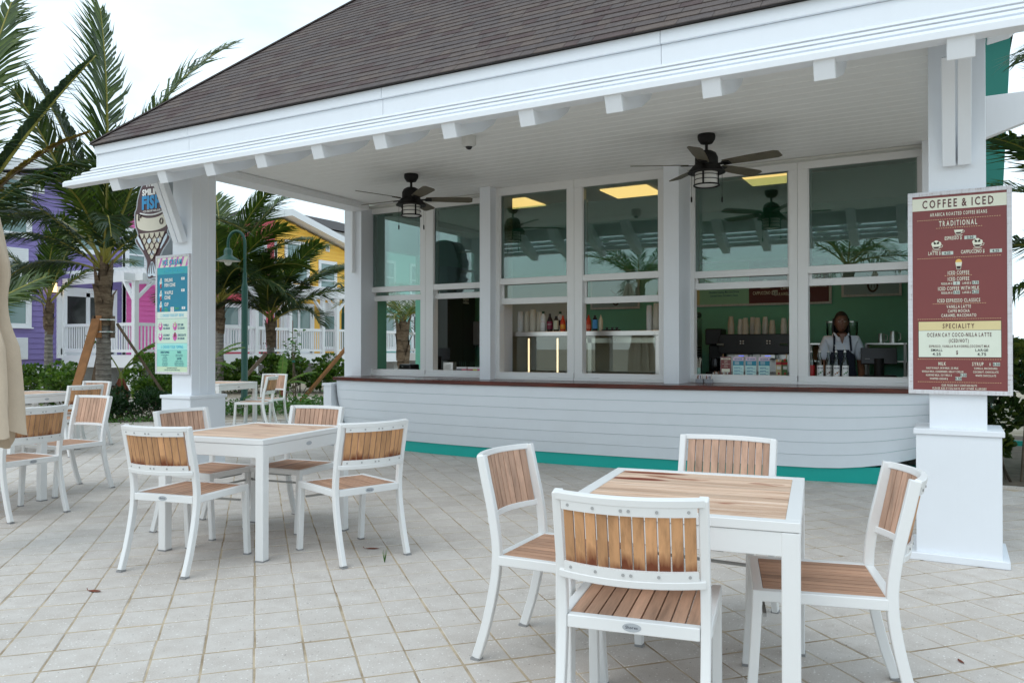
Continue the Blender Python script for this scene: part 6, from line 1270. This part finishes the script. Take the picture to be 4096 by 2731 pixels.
# ------------------------------------------------------------------ houses
def house(label, y0, y1, colour, zr, ridge, gable, wins, porch=None, xw=-26., depth=9, eave=6.3, over=(1, 1)):
    t = thing('house', label, 'house', (xw, (y0 + y1) / 2, 0), 0, 'row of painted houses'); o = OFF[t.name]
    def B(mb, nm, mt, par=t, **kw): return mb.build(nm, mt, par, world=True, **kw)
    wall = B(MB().box(xw - depth, xw - .02, y0, y1, .7, eave), 'wall', 'siding_' + colour)
    pk = [(ridge, zr)] if y0 < ridge < y1 else []
    if gable: B(MB().prism([(y0, eave), (y1, eave), (y1, zr - .24 * abs(y1 - ridge))] + pk + [(y0, zr - .24 * abs(y0 - ridge))], xw - depth, xw - .02, 'yz'), 'gable_wall', 'siding_' + colour, wall)
    hgt = .175; zz = .95; sid = MB(); sid.prism([(-.002, 0), (.026, 0), (.004, hgt), (-.002, hgt)], 0, 1, 'xz') if False else None
    pm_ = MB(); pm_.add([(-.002, 0, 0), (.028, 0, 0), (.006, 0, hgt + .008), (-.002, 0, hgt + .008), (-.002, 1, 0), (.028, 1, 0), (.006, 1, hgt + .008), (-.002, 1, hgt + .008)], [(0, 1, 2, 3), (7, 6, 5, 4), (0, 4, 5, 1), (1, 5, 6, 2), (2, 6, 7, 3)]); pme = mesh_of(pm_, 'siding_board', 'siding_' + colour)
    while zz < zr - .1:
        a, b = y0 + .06, y1 - .06
        if gable and zz > eave - .6: a = max(a, ridge - (zr - zz - .15) / .24); b = min(b, ridge + (zr - zz - .15) / .24)
        if b - a > .2: place(pme, 'siding_board', wall, Vector((xw, a, zz)) - o, None, (1, b - a, 1))
        zz += hgt
    for yy in (y0, y1): B(MB().box(xw - .02, xw + .05, yy - .07, yy + .07, .8, eave + (.1 if gable else 0)), 'corner_board', 'house_white')
    B(MB().box(xw - depth, xw + .02, y0, y1, .0, .72), 'foundation', 'house_white')
    for wy, wz, ww, wh, kind in wins:
        if kind == 'vent':
            v = B(MB().box(xw, xw + .06, wy - ww / 2, wy + ww / 2, wz, wz + wh), 'vent', 'house_white', bevel=.01); m = MB()
            for k in range(int(wh / .06)): m.box(xw + .06, xw + .075, wy - ww / 2 + .07, wy + ww / 2 - .07, wz + .06 + k * .06, wz + .085 + k * .06)
            B(m, 'louvre', 'grey_plastic' if ww < .4 else 'trim_white', v); continue
        f = B(MB().box(xw, xw + .075, wy - ww / 2 - .12, wy + ww / 2 + .12, wz - .12, wz).box(xw, xw + .075, wy - ww / 2 - .12, wy + ww / 2 + .12, wz + wh, wz + wh + .16).box(xw, xw + .075, wy - ww / 2 - .12, wy - ww / 2, wz, wz + wh).box(xw, xw + .075, wy + ww / 2, wy + ww / 2 + .12, wz, wz + wh), 'window' if kind == 'win' else 'door', 'house_white')
        if kind == 'win':
            B(MB().box(xw + .03, xw + .04, wy - ww / 2, wy + ww / 2, wz, wz + wh), 'pane', 'house_glass', f); B(MB().box(xw + .035, xw + .065, wy - ww / 2, wy + ww / 2, wz + wh / 2 - .03, wz + wh / 2 + .03).box(xw + .035, xw + .06, wy - ww / 2, wy - ww / 2 + .05, wz, wz + wh).box(xw + .035, xw + .06, wy + ww / 2 - .05, wy + ww / 2, wz, wz + wh), 'sash', 'house_white', f)
            B(MB().box(xw, xw + .12, wy - ww / 2 - .16, wy + ww / 2 + .16, wz - .16, wz - .12), 'sill', 'house_white', f)
        else:
            B(MB().box(xw + .03, xw + .045, wy - ww / 2, wy + ww / 2, wz, wz + wh), 'door_glass', 'door_dark' if kind == 'door' else 'house_glass', f)
            m = MB()
            for q in ((-ww / 2, -ww / 2 + .14), (-.07, .07), (ww / 2 - .14, ww / 2)): m.box(xw + .045, xw + .07, wy + q[0], wy + q[1], wz, wz + wh)
            m.box(xw + .045, xw + .07, wy - ww / 2, wy + ww / 2, wz, wz + .2).box(xw + .045, xw + .07, wy - ww / 2, wy + ww / 2, wz + wh - .14, wz + wh); B(m, 'door_leaf', 'house_white', f)
    if gable:
        yl, yr_ = y0 - (.55 if over[0] else 0), y1 + (.55 if over[1] else 0)
        za = lambda v: zr + .12 - .24 * abs(v - ridge)
        for a in ((yl, min(ridge, yr_)), (max(ridge, yl), yr_)):
            if a[1] - a[0] < .05: continue
            B(MB().prism([(a[0], za(a[0])), (a[1], za(a[1])), (a[1], za(a[1]) + .30), (a[0], za(a[0]) + .30)], xw + .48, xw + .54, 'yz'), 'rake_board', 'house_white')
            B(MB().prism([(a[0], za(a[0]) + .02), (a[1], za(a[1]) + .02), (a[1], za(a[1]) + .24), (a[0], za(a[0]) + .24)], xw - depth, xw + .479, 'yz'), 'roof', 'house_white'); B(MB().prism([(a[0], za(a[0]) + .245), (a[1], za(a[1]) + .245), (a[1], za(a[1]) + .29), (a[0], za(a[0]) + .29)], xw - depth, xw + .47, 'yz'), 'roof_covering', 'roof_dark')
    else:
        B(MB().box(xw - depth, xw + .5, y0 - .0, y1 + .0, eave, eave + .25), 'roof', 'house_white')
    if porch:
        p0, p1, px, dz = porch; dk = B(MB().box(xw + .03, px, p0, p1, dz - .05, dz), 'porch_deck', 'house_white'); B(MB().box(px - .06, px + .001, p0 - .001, p1 + .001, dz - .38, dz - .051).box(xw + .03, px, p0 - .001, p0 + .06, dz - .38, dz - .051), 'skirt_board', 'house_white', dk)
        for yy in (p0 + .15, (p0 + p1) / 2, p1 - .15): B(MB().box(px - .4, px - .08, yy - .2, yy + .2, 0, dz - .38), 'pier', 'house_white', dk)
        tz = dz + 2.35
        for yy in (p0 + .07, (p0 + p1) / 2, p1 - .07): B(MB().box(px - .15, px, yy - .075, yy + .075, dz, tz), 'porch_post', 'house_white')
        B(MB().box(xw + .03, xw + .15, p0, p0 + .12, dz, tz), 'porch_post', 'house_white')
        # railing: front side and the near end
        rl = B(MB().box(px - .11, px - .03, p0 + .15, p1 - .15, dz + .93, dz + 1.03).box(px - .09, px - .04, p0 + .15, p1 - .15, dz + .10, dz + .19).box(xw + .15, px - .15, p0 + .03, p0 + .11, dz + .93, dz + 1.03).box(xw + .15, px - .15, p0 + .05, p0 + .10, dz + .10, dz + .19), 'railing', 'house_white')
        bme = mesh_of(MB().box(-.018, .018, -.018, .018, 0, .75), 'baluster', 'house_white'); yy = p0 + .28
        while yy < p1 - .2: place(bme, 'baluster', rl, Vector((px - .065, yy, dz + .185)) - o); yy += .125
        xx = xw + .25
        while xx < px - .2: place(bme, 'baluster', rl, Vector((xx, p0 + .075, dz + .185)) - o); xx += .125
        # pergola on the posts
        pg = B(MB().box(px - .12, px - .03, p0 - .35, p1 + .3, tz - .02, tz + .20).box(xw + .03, px + .35, p0 + .02, p0 + .11, tz - .021, tz + .199).box(xw + .03, px + .3, p1 - .12, p1 - .03, tz - .021, tz + .199), 'pergola_beam', 'house_white')
        yy = p0 + .3; rm = mesh_of(MB().prism([(0, 0), (px - xw + .35, 0), (px - xw + .45, .12), (px - xw + .45, .16), (0, .16)], -.025, .025, 'xz'), 'pergola_rafter', 'house_white')
        while yy < p1: place(rm, 'pergola_rafter', pg, Vector((xw + .03, yy, tz + .20)) - o); yy += .48
        lm = mesh_of(MB().box(-.02, .02, 0, p1 - p0 + .4, 0, .04), 'pergola_lath', 'house_white'); xx = xw + .25
        while xx < px + .3: place(lm, 'pergola_lath', pg, Vector((xx, p0 - .2, tz + .362)) - o); xx += .22
        for yy in (p0 + .07, (p0 + p1) / 2, p1 - .07):
            for s in (-1, 1):
                if p0 - .2 < yy + s * .6 < p1 + .2: B(MB().bar((px - .075, yy, tz - .62), (px - .075, yy + s * .62, tz - .0), .07, .13, (1, 0, 0)), 'pergola_brace', 'house_white', pg)
            B(MB().bar((px - .075, yy, tz - .62), (px + .3, yy, tz + .02), .13, .07, (0, 1, 0)) if False else MB().bar((px - .12, yy, tz - .62), (px - .62, yy, tz + .02), .07, .13, (0, 1, 0)), 'pergola_brace', 'house_white', pg)
    return t
house('purple clapboard house with white trimmed gable behind the small palm', 11.0, 17.85, 'purple', 7.15, 15.4, True,
      [(13.9, 5.0, 1.15, 1.65, 'win'), (13.9, 3.75, 1.2, .75, 'vent'), (13.9, 2.1, 1.15, 1.5, 'win'), (13.9, .95, 1.2, .7, 'vent'), (16.6, 4.7, .9, 1.5, 'win'), (14.6, 6.35, .8, .45, 'vent'), (13.2, 3.4, .3, .25, 'vent'), (16.5, 1.10, 1.9, 2.1, 'door')], (15.6, 20.6, -22.15, 1.08))
house('bright pink clapboard house between the purple and red houses', 17.87, 21.6, 'pink', 6.9, 19.7, False, [(18.35, 3.9, .7, 1.6, 'win'), (20.4, 3.9, .9, 1.6, 'win'), (20.05, 1.35, .85, 1.5, 'win')])
house('coral red clapboard house seen between lamp post and palm', 21.62, 25.1, 'coral', 7.05, 25.6, True, [(24.0, 4.3, .9, 1.5, 'win'), (22.6, 1.5, .95, 1.5, 'win'), (23.9, 1.45, 1.0, 1.55, 'win')], (21.0, 24.9, -22.9, 1.08), over=(1, 0), eave=5.9)
house('yellow clapboard house with white pergola porch behind the palms', 25.12, 30.6, 'yellow', 7.05, 25.6, True, [(26.4, 4.4, 1.3, 1.6, 'win'), (28.4, 3.75, 1.0, 1.55, 'win'), (28.4, 2.85, 1.0, .6, 'vent'), (28.4, 5.9, .25, .3, 'vent'), (26.5, 1.10, 1.7, 2.1, 'gdoor'), (28.5, 1.4, .85, 1.5, 'win')], (25.3, 30.0, -22.6, 1.08), over=(0, 1), eave=5.7)
house('pale aqua house seen through the leftmost kiosk window', 31.5, 41.0, 'aqua', 7.2, 36, True, [(33.0, 4.3, 1.0, 1.5, 'win'), (35.5, 4.3, 1.0, 1.5, 'win'), (38, 4.3, 1.0, 1.5, 'win'), (33.0, 1.4, 1.0, 1.6, 'win'), (36, 1.1, 1.8, 2.1, 'door')], (32.0, 40, -22.8, 1.08))
t = thing('porch_lamp', 'lit amber wall lamp beside the purple porch', 'wall lamp', (-25.93, 15.25, 3.15)); MB().box(0, .14, -.08, .08, 0, .30).build('lantern', 'porch_lamp', t); MB().box(-.02, .17, -.1, .1, .30, .34).box(0, .16, -.09, .09, -.03, 0).build('lamp_frame', 'dark_plastic', t)
def porch_chair(x, y, label, mat):
    t = thing('porch_chair', label, 'chair', (x, y, 1.08), R(90), 'porch chairs'); MB().box(-.28, .28, -.28, .28, .40, .45).build('seat', mat, t); MB().box(-.28, .28, .24, .29, .45, 1.0).build('backrest', mat, t)
    for a in (-.25, .25):
        for b in (-.25, .25): MB().box(a - .025, a + .025, b - .025, b + .025, 0, .40).build('leg', mat, t)
porch_chair(-23.6, 18.0, 'brown porch chair behind the white railing of the purple house', 'pine'); porch_chair(-23.8, 22.3, 'brown porch chair on the red house porch', 'pine_grey'); porch_chair(-23.6, 28.2, 'dark porch chair on the yellow house porch', 'dark_plastic')
# far building behind the yellow house, teal building right of the kiosk
t = thing('far_building', 'cream building with dark grey roof beyond the yellow house', 'building', (-42, 43, 0)); MB().box(-6, 6, -7, 7, 0, 8.6).build('wall', ink(206, 196, 172), t); MB().prism([(-7.5, 8.6), (7.5, 8.6), (7.5, 9.0), (-7.5, 9.0)], -6.5, 6.6, 'yz').build('eave_board', 'house_white', t); MB().add([(-7, -8, 9.0), (7, -8, 9.0), (7, 8, 9.0), (-7, 8, 9.0), (0, -4, 11.2), (0, 4, 11.2)], [(0, 1, 4), (1, 2, 5, 4), (2, 3, 5), (3, 0, 4, 5)]).build('roof', 'roof_dark', t)
t = thing('teal_building', 'teal clapboard building showing right of the right column', 'building', (-.6, 16.5, 0))
MB().box(-2, 1.0, 0, 5, 0, 7.2).build('wall', 'teal_dark', t); zz = .2; sb = mesh_of(MB().box(0, 2.9, -.03, 0, 0, .29), 'siding_board', 'teal_dark')
while zz < 7.0: place(sb, 'siding_board', t, (-1.95, 0, zz)); zz += .3
MB().prism([(.92, 0), (1.18, 0), (1.52, 7.2), (1.10, 7.2)], -.07, -.031, 'xz').prism([(.9, 0), (1.14, 0), (1.48, 7.2), (.9, 7.2)], -.03, 4.9, 'xz').build('corner_board', 'teal_dark', t); MB().box(-2.3, 1.6, -.5, 5.4, 7.2, 7.4).build('roof', 'roof_dark', t)
t = thing('teal_railing', 'teal railing behind the glossy shrub on the right', 'railing', (1.2, 10.6, 0)); MB().box(-.9, 1.6, -.03, .03, .95, 1.03).box(-.9, 1.6, -.02, .02, .2, .26).build('rail', 'teal_paint', t)
for k in range(6): MB().box(-.9 + k * .45, -.84 + k * .45, -.03, .03, 0, .95).build('baluster', 'teal_paint', t)
# fallen leaves and a tuft of grass on the patio
def ground_leaf(x, y, s, rot, label):
    m = MB(); m.add([(-.5, 0, .012), (-.2, .16, .03), (.2, .18, .022), (.5, .02, .05), (.2, -.12, .006), (-.2, -.14, .008)], [(0, 1, 5), (1, 2, 4, 5), (2, 3, 4)]); m.tube([(-.5, 0, .012), (-.62, .05, .12)], .02, 4); m.v = [(a * s, b * s, c * s) for a, b, c in m.v]
    o = m.build('fallen_leaf', 'dry_leaf', None, loc=(x, y, .003), rot=(0, 0, rot)); tag(o, label, 'leaf', 'fallen leaves on the paving')
ground_leaf(-3.30, 4.03, .10, .4, 'curled red brown leaf beside the middle table'); ground_leaf(-4.02, 2.60, .09, .2, 'small flat brown leaf on the paving at lower left'); ground_leaf(-4.30, 4.02, .07, 1.0, 'dry leaf under the middle table'); ground_leaf(.02, 3.78, .05, 2.0, 'tiny leaf on the paving in front of the right column'); ground_leaf(.42, 3.83, .06, 1.1, 'small reddish leaf at the right edge of the paving')
m = MB()
for k in range(5): a = rnd.uniform(0, 6.28); m.add([(-.004, 0, 0), (.004, 0, 0), (.02 * math.cos(a), .02 * math.sin(a), .07 + .03 * rnd.random())], [(0, 1, 2)])
o = m.build('grass_tuft', 'cover_leaf', None, loc=(-3.03, 3.82, 0)); tag(o, 'single grass tuft growing from a paving joint right of the middle table', 'grass')
